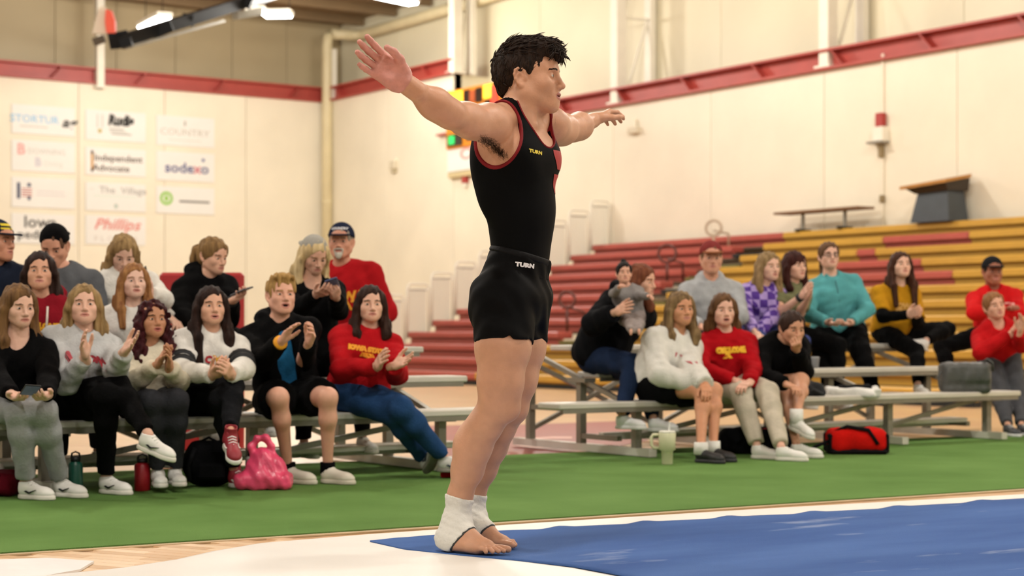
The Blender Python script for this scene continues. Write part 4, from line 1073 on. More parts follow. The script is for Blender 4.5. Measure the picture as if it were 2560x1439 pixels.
ZS = {0: (1, 0, 0), 1: (1.894, 0, 500), 2: (1.99875, 400, 540), 3: (2.248, 1400, 560), 4: (2.2485, 1900, 560)}
def person(label, z, row, pel, neck, head, yaw, hyaw, hpitch=0, hroll=0, size=1.0, wide=1.0, male=False, sk='#D9A78C', lip='#BE7D6E', mouth=0.0, brow='#5A4330',
           hair=None, cap=None, top=None, bottom=None, shoes=None, ea=None, wa=None, fa=None, eb=None, wb=None, fb=None, ka=None, aa=None, kb=None, ab=None,
           toes=(30, 30), pna=(0.3, -0.5, -0.8), pnb=(-0.3, -0.5, -0.8), hpose=('relax', 'relax'), near='nnnnnnnn', lean=0.05, dY=0.0, hdy=-0.03, bench='R', fpitch=(0, 0), froll=(0, 0), vis_legs=True, cat='person', hs=1.0, seatz=None):
    sc_, ox, oy = ZS[z]
    px = lambda q: (q[0] / sc_ + ox, q[1] / sc_ + oy)
    b0 = (BL if bench == 'L' else BR) + row * 0.6 + 0.14 + dY
    x0 = pel[0] / sc_ + ox; Y0 = YB(x0, b0)
    zp = (SEATZ[row] if seatz is None else seatz) + 0.10 * size
    Xp = (x0 - CX) / F * Y0; pelv = np.array((Xp, Y0, zp))
    base = np.array((Xp, Y0, 0.0))
    nk = P(*px(neck), Y0 - lean); hd = P(*px(head), Y0 - lean + hdy)
    U = nrm(nk - pelv); A = axes(yaw); Lr = -A[0]; Lr = nrm(Lr - U * (Lr @ U)); Fw = np.cross(U, -Lr); Fw = nrm(Fw) * (1 if Fw @ A[1] > 0 else -1)
    Ht = np.linalg.norm(nk - pelv); s = size; w_ = wide * size
    shw = (0.178 if male else 0.148) * (w_ * 0.6 + s * 0.4); hipw = 0.085 * w_
    sa = nk - U * 0.098 * s - Lr * shw; sb_ = nk - U * 0.098 * s + Lr * shw
    ua, fa_l, th, shn = 0.285 * s, 0.25 * s, 0.43 * s, 0.41 * s
    nr = [c == 'n' for c in near]
    def arm(S, e, w_px, f_px, sg, i):
        e3 = child(S, *px(e), ua, nr[i]) if e else S + (-U * 0.92 + Lr * sg * 0.25 + Fw * 0.12) * ua
        e3 = limit(S, e3, ua * 1.12)
        w3 = child(e3, *px(w_px), fa_l, nr[i + 1]) if w_px else e3 + nrm(Fw * 0.85 - Lr * sg * 0.45 - U * 0.25) * fa_l
        w3 = limit(e3, w3, fa_l * 1.15)
        if f_px: t3 = child(w3, *px(f_px), 0.175 * s, True); fd = t3 - w3
        else: fd = w3 - e3
        return e3, w3, fd
    ea3, wa3, da = arm(sa, ea, wa, fa, -1, 0); eb3, wb3, db = arm(sb_, eb, wb, fb, 1, 2)
    ha = pelv - Lr * hipw + Fw * 0.04; hb = pelv + Lr * hipw + Fw * 0.04
    def leg(Hh, k, a_, sg, i):
        k3 = child(Hh, *px(k), th, nr[i]) if k else Hh + nrm(Fw * 0.95 + Lr * sg * 0.2) * th
        k3 = limit(Hh, k3, th * 1.12)
        a3 = child(k3, *px(a_), shn, nr[i + 1]) if a_ else np.array((k3[0], k3[1] + 0.02, max(0.1, k3[2] - shn)))
        a3 = limit(k3, a3, shn * 1.15)
        zmin = 0.0125 + 0.080 * s * (1.06 if male else 1.0)
        if a_ and row == 0 and a3[2] < 0.26 and fpitch[(i - 4) // 2] == 0:
            g = G(*px(a_), zmin)
            if np.linalg.norm(g - k3) < shn * 1.3: a3 = g
        a3[2] = max(a3[2], zmin)
        return k3, a3
    ka3, aa3 = leg(ha, ka, aa, -1, 4); kb3, ab3 = leg(hb, kb, ab, 1, 6)
    root = thing('person', label, cat, tuple(W(*base)), -TH)
    C = lambda f, fw=0.0, lt=0.0: pelv + U * Ht * f + Fw * fw * s + Lr * lt * w_
    M3 = np.array((Lr, Fw, U))
    def torso(t=0.0, loose=0.0, flat=False):
        q = [Ell(C(0.05), (0.158 * w_ + t, 0.112 * w_ + t, 0.12 * s + t), M3, 0.05),
             Ell(C(0.33), ((0.118 if not male else 0.135) * w_ + t + loose, 0.092 * w_ + t + loose, 0.19 * s), M3, 0.06),
             Ell(C(0.64), ((0.132 if not male else 0.15) * w_ + t * 0.8 + loose * 0.5, 0.10 * w_ + t, 0.155 * s + t * 0.3), M3, 0.06)]
        for S, sg in ((sa, -1), (sb_, 1)): q.append(Cone(nk - U * 0.045 * s - Fw * 0.01 + Lr * sg * 0.03 * s, S, 0.045 * s + t * 0.5, 0.046 * s + t * 0.6, 0.05))
        if not male and not flat:
            for sg in (-1, 1): q.append(Ell(C(0.60, 0.075, sg * 0.068), (0.058 * w_ + t * 0.6, 0.055 * w_ + t * 0.6, 0.06 * w_ + t * 0.6), M3, 0.05))
        return q
    def arms(t, frac, cuff=True):
        q = []
        for S, E, Wr in ((sa, ea3, wa3), (sb_, eb3, wb3)):
            if frac <= 0.5:
                e = S + (E - S) * (frac * 2); q.append(Cone(S, e, 0.05 * s + t, 0.046 * s + t, 0.03, 1))
            else:
                e = E + (Wr - E) * ((frac - 0.5) * 2)
                q += [Cone(S, E, 0.047 * s + t * 0.8, 0.041 * s + t, 0.03), Cone(E, e, 0.041 * s + t, 0.030 * s + t * 0.85, 0.02, 1)]
        return q
    def legs(t, frac, k_=0.03, ank=0.034):
        q = []
        for Hh, K_, A_ in ((ha, ka3, aa3), (hb, kb3, ab3)):
            if frac <= 0.5:
                e = Hh + (K_ - Hh) * (frac * 2); q.append(Cone(Hh, e, 0.088 * w_ + t, 0.072 * w_ + t, k_, 1))
            else:
                e = K_ + (A_ - K_) * ((frac - 0.5) * 2)
                q += [Cone(Hh, K_, 0.080 * w_ + t, 0.055 * w_ + t, k_), Cone(K_, e, 0.053 * w_ + t, ank * s + max(t, 0), 0.02, 1), Ell(K_ + (A_ - K_) * 0.3 + nrm(np.cross(np.cross(A_ - K_, Fw), A_ - K_)) * 0.012, 0.047 * s + t, None, 0.03)]
        return q
    # body: one surface from neck to ankles, with head and hands
    fa3 = [Cone(q_, q_ + np.array((0, 0.0, -0.03)), 0.024 * s, 0.022 * s) for q_ in (aa3, ab3)]
    bp = torso(-0.012) + [Cone(S, E, 0.043 * s, 0.037 * s, 0.02) for S, E in ((sa, ea3), (sb_, eb3))] + [Cone(E, Wr, 0.037 * s, 0.0255 * s, 0.015) for E, Wr in ((ea3, wa3), (eb3, wb3))]
    bp += legs(0.0 if bottom and bottom[2] < 0.6 else -0.012, 1.0, ank=0.026) + fa3 + [Cone(nk - U * 0.06 * s, hd + np.array((0, 0, -0.05)) * s, 0.054 * s, 0.047 * s, 0.03)]
    bare = bottom and bottom[2] < 0.6
    V_, Q_ = sdf(bp, 0.011 if bare else 0.014, smooth=2)
    mi = np.zeros(len(Q_), int); Vs = [V_ - base]; Qs = [Q_]; Ms = [mi]; n = len(V_)
    HA = axes(hyaw, hpitch, hroll); hv, hq, hm = head_mesh(mouth, male); hsz = (0.90 if bench == 'L' else 0.95) * s * hs * (1.03 if male else 0.98)
    Vs.append(hd - base + hsz * (hv[:, :1] * HA[0] + hv[:, 1:2] * HA[1] + hv[:, 2:] * HA[2])); Qs.append(hq + n); Ms.append(hm); n += len(hv)
    for Wr, d_, pn, ps, rt in ((wa3, da, pna, hpose[0], True), (wb3, db, pnb, hpose[1], False)):
        v, q = place_hand(Wr, d_, pn, ps, rt, 0.88 * s); Vs.append(v - base); Qs.append(q + n); Ms.append(np.zeros(len(q), int)); n += len(v)
    arrobj('body', np.concatenate(Vs), np.concatenate(Qs), [skin(sk)] + eyes_etc(brow, lip), root, np.concatenate(Ms))
    info = dict(root=root, base=base, C=C, M3=M3, Lr=Lr, Fw=Fw, U=U, nk=nk, hd=hd, HA=HA, hsz=hsz, pelv=pelv, wa=wa3, wb=wb3, ea=ea3, eb=eb3, sa=sa, sb=sb_, da=da, db=db, ka=ka3, kb=kb3, aa=aa3, ab=ab3, s=s, w=w_)
    # top: (name, colour, thickness, loose, sleeve, hem, options)
    if top:
        nm, col, t, loose, sl, hem, opt = top
        q = torso(t, loose) + arms(t * (0.8), sl)
        if 'hood' in opt:
            q += [Ell(nk - Fw * 0.075 * s - U * 0.005, (0.115 * s, 0.06 * s, 0.06 * s), M3, 0.03)]
            for sg in (-1, 1): q.append(Cone(nk - Fw * 0.03 * s + Lr * sg * 0.075 * s + U * 0.01, C(0.83, 0.075 + t), 0.026 * s, 0.018 * s, 0.015))
        if 'collar' in opt:
            for sg in (-1, 1): q.append(Cone(nk - Fw * 0.05 * s + U * 0.03, nk + Fw * 0.05 * s + Lr * sg * 0.045 - U * 0.005, 0.03 * s, 0.022 * s, 0.02))
        if 'open' in opt: q.append(Ell(C(0.45, 0.2 + t, 0.0), (0.062 * w_, 0.16, Ht * 0.62), M3, 0.02, 's'))
        q.append(Half(C(hem), -U))
        # neck opening
        q.append(Ell(nk + Fw * (0.06 if 'vee' in opt else 0.03) * s + U * 0.035 * s, (0.066 * s, (0.085 if 'vee' in opt else 0.08) * s, (0.13 if 'vee' in opt else 0.066) * s), M3, 0.01, 's'))
        if 'hood' in opt or 'collar' in opt: q[-1] = Ell(nk + Fw * 0.05 * s + U * 0.05 * s, (0.052 * s, 0.07 * s, 0.075 * s), M3, 0.01, 's')
        V_, Q_ = sdf(q, 0.0105, wobble(0.0042, 0.085, int(x0) % 97), smooth=1)
        mcol = col if not isinstance(col, str) else cloth(col)
        info['top'] = arrobj(nm, V_ - base, Q_, mcol, root)
    if bottom:
        nm, col, frac, t = bottom[:4]
        q = [Ell(C(0.0), (0.162 * w_ + t, 0.118 * w_ + t, 0.115 * s), M3, 0.04)] + legs(t, frac)
        V_, Q_ = sdf(q, 0.0105, wobble(0.0035, 0.08, int(x0) % 89 + 3), smooth=1)
        info['bottom'] = arrobj(nm, V_ - base, Q_, col if not isinstance(col, str) else cloth(col), root)
    if shoes:
        up, so, la, hi, mk = shoes
        M = lambda c: None if c is None else mat('shoe_' + c, c, 0.55, 0.04, 20)
        for i, A_ in enumerate((aa3, ab3)):
            add_shoe(root, base, A_, toes[i], fpitch[i], M(up), M(so), M(la), 0.80 * s * (1.06 if male else 1), hi, M(mk), froll[i])
    if hair:
        st, L, c1 = hair[:3]; c2 = hair[3] if len(hair) > 3 else None
        V_, Q_ = hair_mesh(st, L, hair[4] if len(hair) > 4 else 0)
        info['hair'] = arrobj('hair', hd - base + hsz * (V_[:, :1] * HA[0] + V_[:, 1:2] * HA[1] + V_[:, 2:] * HA[2]), Q_, hair_mat(c1, c2), root)
    if cap:
        col, back, col2 = cap
        q = [Ell((0, -0.018, 0.045), (0.091, 0.108, 0.10)), Half((0, 0, 0.036), (0, 0.12, -1), 0.003)]
        V_, Q_ = sdf(q, 0.006); tfm = lambda v: hd - base + hsz * (v[:, :1] * HA[0] + v[:, 1:2] * HA[1] + v[:, 2:] * HA[2])
        co = arrobj('cap', tfm(V_), Q_, cloth(col), root)
        sg = -1 if back else 1
        V_, Q_ = sdf([Ell((0, sg * 0.085 - 0.01, 0.045), (0.078, 0.10, 0.05)), Half((0, 0, 0.062), (0, sg * 0.1, 1), 0.003), Half((0, 0, 0.052), (0, -sg * 0.1, -1), 0.003), Ell((0, -0.018, 0.045), (0.085, 0.10, 0.2), None, 0.003, 's')], 0.005)
        arrobj('cap_brim', tfm(V_), Q_, cloth(col2), co)
        if not back: pass
        info['cap'] = co; info['captf'] = tfm
    return info
def chest_print(I, txt, f, size, col, lat=0.0, xs=1.0, bold=0.004, dz=0.0):
    V2, F2 = text_mesh(txt, size, bold, xs); b = I['base']
    return wrap_print('print', V2, F2, mat('ink_' + col, col, 0.7), I['top'], I['top'], I['C'](f, 0.1, lat) - b + I['U'] * dz, I['Lr'], I['U'])
def phone(I, w_, d, n, label, col='#1C1D20'):
    """smartphone held at a hand"""
    X_, Y_, Z_ = hand_axes(d, n); c = w_ + Y_ * 0.115 - Z_ * 0.028
    o = thing('phone', label, 'phone', tuple(W(*c)), -TH)
    MB().box((0, 0, 0), (0.036, 0.072, 0.004), (X_, Y_, Z_), 0.003).build('phone_case', mat('phone_' + col, col, 0.4), o)
    MB().box(-Z_ * 0.0045, (0.033, 0.068, 0.0006), (X_, Y_, Z_)).build('screen', mat('phone_screen', '#3B4350', 0.15, emit=0.25), o)
    return o

# ================================================================ THE GYMNAST
def xf(prims, c, A, s=1.0):
    """move implicit shapes from a local frame (rows of A are its axes) into place"""
    out = []; c = np.array(c, float); A = np.array(A, float)
    for p in prims:
        if isinstance(p, Cone): q = Cone(c + s * (p.a @ A), c + s * (p.b @ A), p.ra * s, p.rb * s, p.k * s, p.flat, p.op)
        elif isinstance(p, Ell): q = Ell(c + s * (p.c @ A), p.r * s, (np.eye(3) if p.M is None else p.M) @ A, p.k * s, p.op)
        elif isinstance(p, RBox): q = RBox(c + s * (p.c @ A), p.h * s, (np.eye(3) if p.M is None else p.M) @ A, p.rd * s, p.k * s, p.op)
        else: q = Half(c + s * (p.c @ A), p.n @ A, p.k * s, p.op)
        out.append(q)
    return out
GY = 6.20
TYAW = 57.0
TA = axes(TYAW); gR, gF = TA[0], TA[1]; gL = -gR; gU = np.array((0, 0, 1.0)); GM = np.array((gL, gF, gU))
gbase = np.array(((1200 - CX) / F * GY, GY, ZM + 0.008))
gym = thing('person', 'gymnast in black singlet and shorts standing barefoot with arms spread on the blue carpet', 'person', tuple(W(*gbase)), -TH)
def ge(px, py, Y, r, fw=0.0, lt=0.0, up=0.0, k=0.03, M=GM):
    return Ell(P(px, py, Y) + gF * fw + gL * lt + gU * up, r, M, k)
# --- trunk
trunk = [ge(1281, 745, GY, (0.155, 0.112, 0.12), k=0.05), ge(1302, 625, GY, (0.118, 0.088, 0.15), k=0.06), ge(1304, 520, GY, (0.138, 0.105, 0.14), k=0.06),
         ge(1294, 415, GY, (0.145, 0.112, 0.135), k=0.06), ge(1290, 350, GY, (0.145, 0.09, 0.09), k=0.05)]
for s_ in (-1, 1):
    trunk += [ge(1294, 395, GY, (0.074, 0.042, 0.062), 0.066, s_ * 0.07, k=0.05),
              ge(1290, 440, GY, (0.04, 0.07, 0.14), -0.02, s_ * 0.112, k=0.05),
              ge(1290, 385, GY, (0.07, 0.05, 0.11), -0.062, s_ * 0.07, k=0.05)]
    trunk += [ge(1276, 765, GY, (0.07, 0.07, 0.09), -0.03, s_ * 0.06, k=0.04)]
nkb = P(1298, 300, GY)
SN, SFr = P(1224, 312, 6.03), P(1374, 318, 6.36)
traps = [Cone(P(1300, 262, GY), P(1242, 297, 6.08), 0.046, 0.046, 0.05), Cone(P(1304, 262, GY), P(1362, 302, 6.31), 0.046, 0.046, 0.05)]
neck = [Cone(P(1310, 222, GY), P(1302, 305, GY), 0.057, 0.060, 0.03)]
# --- arms
def arm_prims(S, E, Wp, side):
    d = nrm(E - S); f = nrm(Wp - E); up = np.array((0, 0, 1.0)); up = nrm(up - d * (up @ d)); sd = np.cross(d, up)
    fu = nrm(np.array((0, 0, 1.0)) - f * f[2])
    Md = np.array((d, sd, up)); Mf = np.array((f, np.cross(f, fu), fu))
    q = [Cone(S, E, 0.054, 0.041, 0.05), Ell(S + d * 0.02 + up * 0.008, (0.075, 0.064, 0.062), Md, 0.04),
         Ell(S + d * 0.16 + up * 0.016, (0.085, 0.040, 0.038), Md, 0.03), Ell(S + d * 0.14 - up * 0.022, (0.1, 0.043, 0.042), Md, 0.04),
         Cone(E, E + f * 0.09, 0.041, 0.042, 0.03), Cone(E + f * 0.09, Wp - f * 0.01, 0.042, 0.0255, 0.03), Ell(E + f * 0.06 + fu * 0.008, (0.085, 0.042, 0.036), Mf, 0.03), Ell(E + f * 0.07 - fu * 0.016, (0.09, 0.038, 0.034), Mf, 0.03)]
    return q
EN, WN = P(1128, 286, 5.78), P(1010, 206, 5.60)
EFr, WF = P(1428, 322, 6.62), P(1484, 300, 6.84)
armN, armF = arm_prims(SN, EN, WN, -1), arm_prims(SFr, EFr, WF, 1)
fdN = P(912, 136, 5.53) - WN; X_, Y_, Z_ = hand_axes(fdN, (0.45, -0.85, -0.10))
HANDPOSE['gym'] = (10, 10, 8, 4.0, 0.3)
hN = hand_prims('gym')
handN = xf(hN, WN, (X_, Y_, Z_), 1.16)
fdF = P(1545, 268, 6.985) - WF; X_, Y_, Z_ = hand_axes(fdF, (0.15, -0.25, -1.0))
handF = xf(hand_prims('relax'), WF, (-X_, Y_, Z_), 1.0)
# --- legs
def chain(pts, k=0.03): return [Cone(P(a[0], a[1], a[2]), P(b[0], b[1], b[2]), a[3], b[3], k) for a, b in zip(pts[:-1], pts[1:])]
LN = [(1260, 780, 6.14, 0.094), (1257, 870, 6.11, 0.092), (1250, 955, 6.10, 0.073), (1243, 1015, 6.11, 0.060), (1212, 1062, 6.14, 0.057), (1184, 1115, 6.18, 0.060), (1169, 1172, 6.21, 0.053), (1150, 1238, 6.24, 0.040), (1142, 1302, 6.24, 0.035)]
LF = [(1302, 780, 6.30, 0.098), (1297, 870, 6.27, 0.090), (1286, 945, 6.26, 0.076), (1274, 1015, 6.27, 0.060), (1247, 1070, 6.30, 0.054), (1226, 1115, 6.34, 0.057), (1206, 1172, 6.37, 0.048), (1186, 1232, 6.40, 0.036), (1181, 1292, 6.40, 0.033)]
legN, legF = chain(LN), chain(LF)
def knee(c, s=1.0):
    return [Ell(P(*c) + np.array((0.028, -0.02, 0.0)), (0.034, 0.034, 0.04), None, 0.03)]
legN += knee((1256, 1018, 6.11)) + [Ell(P(1278, 955, 6.08), (0.03, 0.035, 0.055), None, 0.04), Ell(P(1228, 950, 6.07), (0.03, 0.03, 0.08), None, 0.04), Ell(P(1172, 1118, 6.17), (0.036, 0.04, 0.075), None, 0.05)]
legF += knee((1270, 1020, 6.27)) + [Ell(P(1308, 955, 6.24), (0.028, 0.03, 0.05), None, 0.04), Ell(P(1214, 1105, 6.33), (0.04, 0.045, 0.07), None, 0.04)]
ZFT = ZM + 0.009
def foot(heel_px, toe_px, ank, medial):
    """heel and toe pixels on the carpet; medial = +1 when the big toe lies on the picture-left of the walking direction"""
    H, T = G(*heel_px, ZFT), G(*toe_px, ZFT); f = nrm(T - H); L = np.linalg.norm(T - H); r = np.array((f[1], -f[0], 0.0)) * medial   # towards the little toe
    M = np.array((r, f, gU)); s = L / 0.25
    B_ = lambda a, l, z: H + f * a * s + r * l + gU * z
    q = [Ell(B_(0.035, 0, 0.036), (0.031, 0.042, 0.036), M, 0.03), Cone(P(*ank), B_(0.04, 0, 0.045), 0.034, 0.032, 0.03), Cone(P(*ank), B_(0.115, -0.006, 0.048), 0.036, 0.027, 0.04),
         Cone(B_(0.115, -0.008, 0.043), B_(0.185, -0.012, 0.022), 0.030, 0.020, 0.03), Cone(B_(0.06, 0.016, 0.024), B_(0.165, 0.026, 0.016), 0.024, 0.016, 0.03),
         Ell(B_(0.158, 0.004, 0.017), (0.045, 0.042, 0.018), M, 0.02)]
    for i, (l0, l1, e, rr) in enumerate(((-0.027, -0.029, 0.256, 0.0128), (-0.0085, -0.0085, 0.252, 0.0088), (0.0075, 0.0095, 0.243, 0.0085), (0.022, 0.026, 0.231, 0.0082), (0.035, 0.041, 0.215, 0.0082))):
        a = B_(0.172 - 0.006 * i, l0, 0.016); m_ = B_((0.18 + e) / 2 + 0.004, (l0 + l1) / 2, 0.017 if i else 0.015); b = B_(e - 0.008, l1, rr)
        q += [Cone(a, m_, rr, rr, 0.004), Cone(m_, b, rr, rr * 0.95, 0.002)]
    return q, H, f, r, s
footN, HN, fN, rN, sN = foot((1096, 1371), (1260, 1384), LN[-1][:3], 1)
footF, HF, fF, rF, sF = foot((1160, 1357), (1292, 1369), LF[-1][:3], -1)
# --- head
HC = P(1325, 199, GY - 0.005); HAg = axes(75, 1.5, 0); HSg = 1.035
headp = xf(head_prims(0.35, True, False), HC, HAg, HSg)
sct = [Cone(P(1306, 225, 6.15), P(1330, 312, 6.14), 0.02, 0.016, 0.03), Cone(P(1345, 318, 6.2), P(1262, 290, 6.06), 0.014, 0.012, 0.025), Cone(P(1348, 318, 6.22), P(1372, 300, 6.3), 0.012, 0.012, 0.025)]
prm = trunk + traps + neck + armN + armF + legN + legF + footN + footF + handN + handF + headp[:] + sct
Vg, Qg = sdf(prm, 0.004, smooth=1)
# the head is meshed more finely; both meshes share one surface and meet in a ring round the neck
cn, cp = nrm((0.38, 0.0, 0.925)), P(1312, 277, GY)
near_head = lambda c: (((c - HC)[:, :2] / np.array((0.155, 0.1))) ** 2).sum(1) < 1
cB = Vg[Qg].mean(1); Qg = Qg[~(((cB - cp) @ cn > 0) & near_head(cB))]
Vh, Qh = sdf(prm, 0.002, smooth=1, bounds=(HC - np.array((0.16, 0.105, 0.16)), HC + np.array((0.16, 0.105, 0.16))))
cH = Vh[Qh].mean(1); Qh = Qh[((cH - cp) @ cn > -0.003) & near_head(cH)]
def join(V0, Q0, V1, Q1): return np.concatenate((V0, V1)), np.concatenate((Q0, Q1 + len(V0)))
Vg, Qg = join(Vg, Qg, Vh, Qh)
# feet and hands are finer too; their rings lie under the tape and at the wrists
cB = Vg[Qg].mean(1); Qg = Qg[cB[:, 2] > ZFT + 0.085]
allf = np.array([G(1080, 1371, ZFT), G(1300, 1384, ZFT), G(1160, 1355, ZFT), G(1300, 1369, ZFT)])
Vf, Qf = sdf(legN[-4:] + legF[-3:] + chain(LN) + chain(LF) + footN + footF, 0.0023, smooth=1, bounds=(np.append(allf.min(0)[:2] - 0.12, ZFT - 0.02), np.append(allf.max(0)[:2] + 0.12, ZFT + 0.1)))
cF = Vf[Qf].mean(1); Vg, Qg = join(Vg, Qg, Vf, Qf[cF[:, 2] < ZFT + 0.088])
hdir = nrm(fdN); cB = Vg[Qg].mean(1); Qg = Qg[~(((cB - WN) @ hdir > 0.0) & (np.linalg.norm(cB - WN, axis=1) < 0.3))]
Vf, Qf = sdf(handN + armN[-4:], 0.0022, smooth=1, bounds=(WN - 0.3, WN + 0.3))
cF = Vf[Qf].mean(1); Vg, Qg = join(Vg, Qg, Vf, Qf[(cF - WN) @ hdir > -0.003])
us = np.unique(Qg); rm = np.zeros(len(Vg), int); rm[us] = np.arange(len(us)); Vg = Vg[us]; Qg = rm[Qg]
cen = Vg[Qg].mean(1); loc = ((cen - HC) @ HAg.T) / HSg
mi = np.zeros(len(Qg), int); nearh = (np.abs(loc) < 0.13).all(1); mi[nearh] = face_mat(loc[nearh], 0.35)
# palms and finger pads are pinker
hl = ((cen - WN) @ np.array(hand_axes(fdN, (0.45, -0.85, -0.10))).T) / 1.16
pal = (hl[:, 1] > -0.005) & (hl[:, 1] < 0.2) & (np.abs(hl[:, 0]) < 0.1) & (np.abs(hl[:, 2]) < 0.06); mi[pal] = 6
# toenails
M_gs = mat('skin_gymnast', '#C79678', 0.46, 0.07, 22, 0.08, 160, spec=0.4, sss=0.15)
ms_ = [M_gs] + eyes_etc('#2A1D17', '#A9655B') + [mat('skin_palm', '#CB8F83', 0.45, 0.1, 40, 0.15, 120, spec=0.4, sss=0.15)]
body = arrobj('body', Vg - gbase, Qg, ms_, gym, mi)

# --- singlet
def grow(prims, t, k=None):
    out = []
    for p in prims:
        if isinstance(p, Cone): out.append(Cone(p.a, p.b, p.ra + t, p.rb + t, p.k, p.flat))
        else: out.append(Ell(p.c, p.r + t, p.M, p.k))
    return out
shell = trunk + traps + [ge(1298, 330, GY, (0.12, 0.085, 0.06), k=0.05)]
armhN = Ell(P(1296, 330, GY) + gF * 0.02 - gL * 0.236, (0.148, 0.112, 0.150), GM, 0.004, 's'); armhF = Ell(P(1296, 330, GY) + gF * 0.02 + gL * 0.236, (0.148, 0.112, 0.150), GM, 0.004, 's')
necko = Ell(P(1318, 268, GY) + gF * 0.055, (0.091, 0.105, 0.150), GM, 0.004, 's')
wst = Half(P(1300, 700, GY), (0, 0, -1)); 
neckb = Ell(P(1302, 258, GY) - gF * 0.02, (0.088, 0.11, 0.075), GM, 0.004, 's')
sing = sdf(grow(shell, 0.0045) + [armhN, armhF, necko, neckb, wst], 0.0045, smooth=1)
M_sing = mat('singlet_black', '#060708', 0.65, 0.1, 10, 0.05, 40, spec=0.07)
so = arrobj('singlet', sing[0] - gbase, sing[1], M_sing, gym)
M_trim = mat('trim_red', '#78131A', 0.6, spec=0.2)
for nm, e in (('armhole_trim', armhN), ('armhole_trim', armhF), ('neck_trim', necko)):
    t_ = 0.011 if nm == 'armhole_trim' else 0.007
    pr = grow(shell, 0.0068) + [Ell(e.c, e.r + t_, GM, 0.002, 'i')] + [x for x in (armhN, armhF, necko, neckb)]
    v, q = sdf(pr, 0.0027, smooth=1); arrobj(nm, v - gbase, q, M_trim, so)
def g_print(V2, F2, col, px, py, up=None, host=None, name='print', rd=None, lift=0.002):
    r_ = gL if rd is None else rd
    return wrap_print(name, V2, F2, mat('ink_' + col, col, 0.55), host, host, P(px, py, GY - 0.1) - gbase, r_, gU if up is None else up, lift)
vr = nrm(np.array((1, 0.35, 0)))
V2, F2 = text_mesh('TURN', 0.0165, 0.0008, 1.3); g_print(V2, F2, '#E3CE45', 1334, 381, nrm(np.array((0.12, 0, 1))), so, rd=nrm(np.array((1, 0.3, -0.12))))
def strip(rows):
    V2 = []; 
    for y, x0, x1 in rows:
        for k in range(7): V2.append((x0 + (x1 - x0) * k / 6, y))
    n = len(rows); return V2, [((j) * 7 + k, j * 7 + k + 1, (j + 1) * 7 + k + 1, (j + 1) * 7 + k) for j in range(n - 1) for k in range(6)]
rowsA = [(-0.033 + 0.006 * i, max(-0.016, 0.014 - 0.0035 * i), 0.12) for i in range(12)]
V2, F2 = strip(rowsA); wrap_print('emblem', V2, F2, mat('ink_#A3141F', '#A3141F', 0.55), so, so, P(1368, 400, GY) - gbase + gF * 0.1, gL, gU, 0.0016)
rowsB = [(-0.034 + 0.006 * i, -0.006 + 0.02 * max(0, 1 - i / 5) ** 2, 0.12) for i in range(12)]
V2, F2 = strip(rowsB); wrap_print('emblem', V2, F2, mat('ink_#A3141F', '#A3141F', 0.55), so, so, P(1368, 459, GY) - gbase + gF * 0.1, gL, gU, 0.0016)

# --- shorts
def thigh(L_, hem, grow_):
    return [Cone(P(L_[0][0], 735, L_[0][2]), P(hem[0], hem[1], L_[1][2]), L_[0][3] + grow_, hem[2], 0.04, 1)]
hips = [ge(1281, 745, GY, (0.165, 0.124, 0.125), k=0.05), ge(1299, 648, GY, (0.131, 0.102, 0.09), k=0.05)] + grow([ge(1276, 775, GY, (0.07, 0.07, 0.09), -0.032, s_ * 0.06, k=0.04) for s_ in (-1, 1)], 0.012)
hips += thigh(LN, (1260, 858, 0.104), 0.006) + thigh(LF, (1303, 857, 0.093), 0.004)
top_n = nrm(np.array((0.28, -0.0, 1.0)))
q = hips + [Half(P(1298, 632, GY), top_n, 0.003), RBox(P(1270, 866, 6.0), (0.03, 0.1, 0.03), np.array(((0.8, 0, 0.6), (0, 1, 0), (-0.6, 0, 0.8))), 0.002, 0.003, 's'),
            Ell(P(1318, 870, 6.12), (0.008, 0.05, 0.045), None, 0.02, 's')]
v, qq = sdf(q, 0.005, wobble(0.0028, 0.075, 5), smooth=1)
sh_o = arrobj('shorts', v - gbase, qq, mat('shorts_black', '#060607', 0.6, 0.15, 9, 0.1, 25, spec=0.08), gym)
v, qq = sdf([ge(1299, 645, GY, (0.1325, 0.1035, 0.095), k=0.03), Half(P(1298, 629, GY), top_n, 0.003), Half(P(1296, 646, GY), -top_n, 0.003)], 0.0045)
arrobj('waistband', v - gbase, qq, mat('waistband_black', '#08080A', 0.6, 0.15, 60, 0.1, 120, spec=0.15), sh_o)
V2, F2 = text_mesh('TURN', 0.0190, 0.0014, 1.35); g_print(V2, F2, '#E9E9EA', 1309, 663, nrm(np.array((0.1, 0, 1))), sh_o, rd=nrm(np.array((1, 0.3, -0.12))), lift=0.0055)

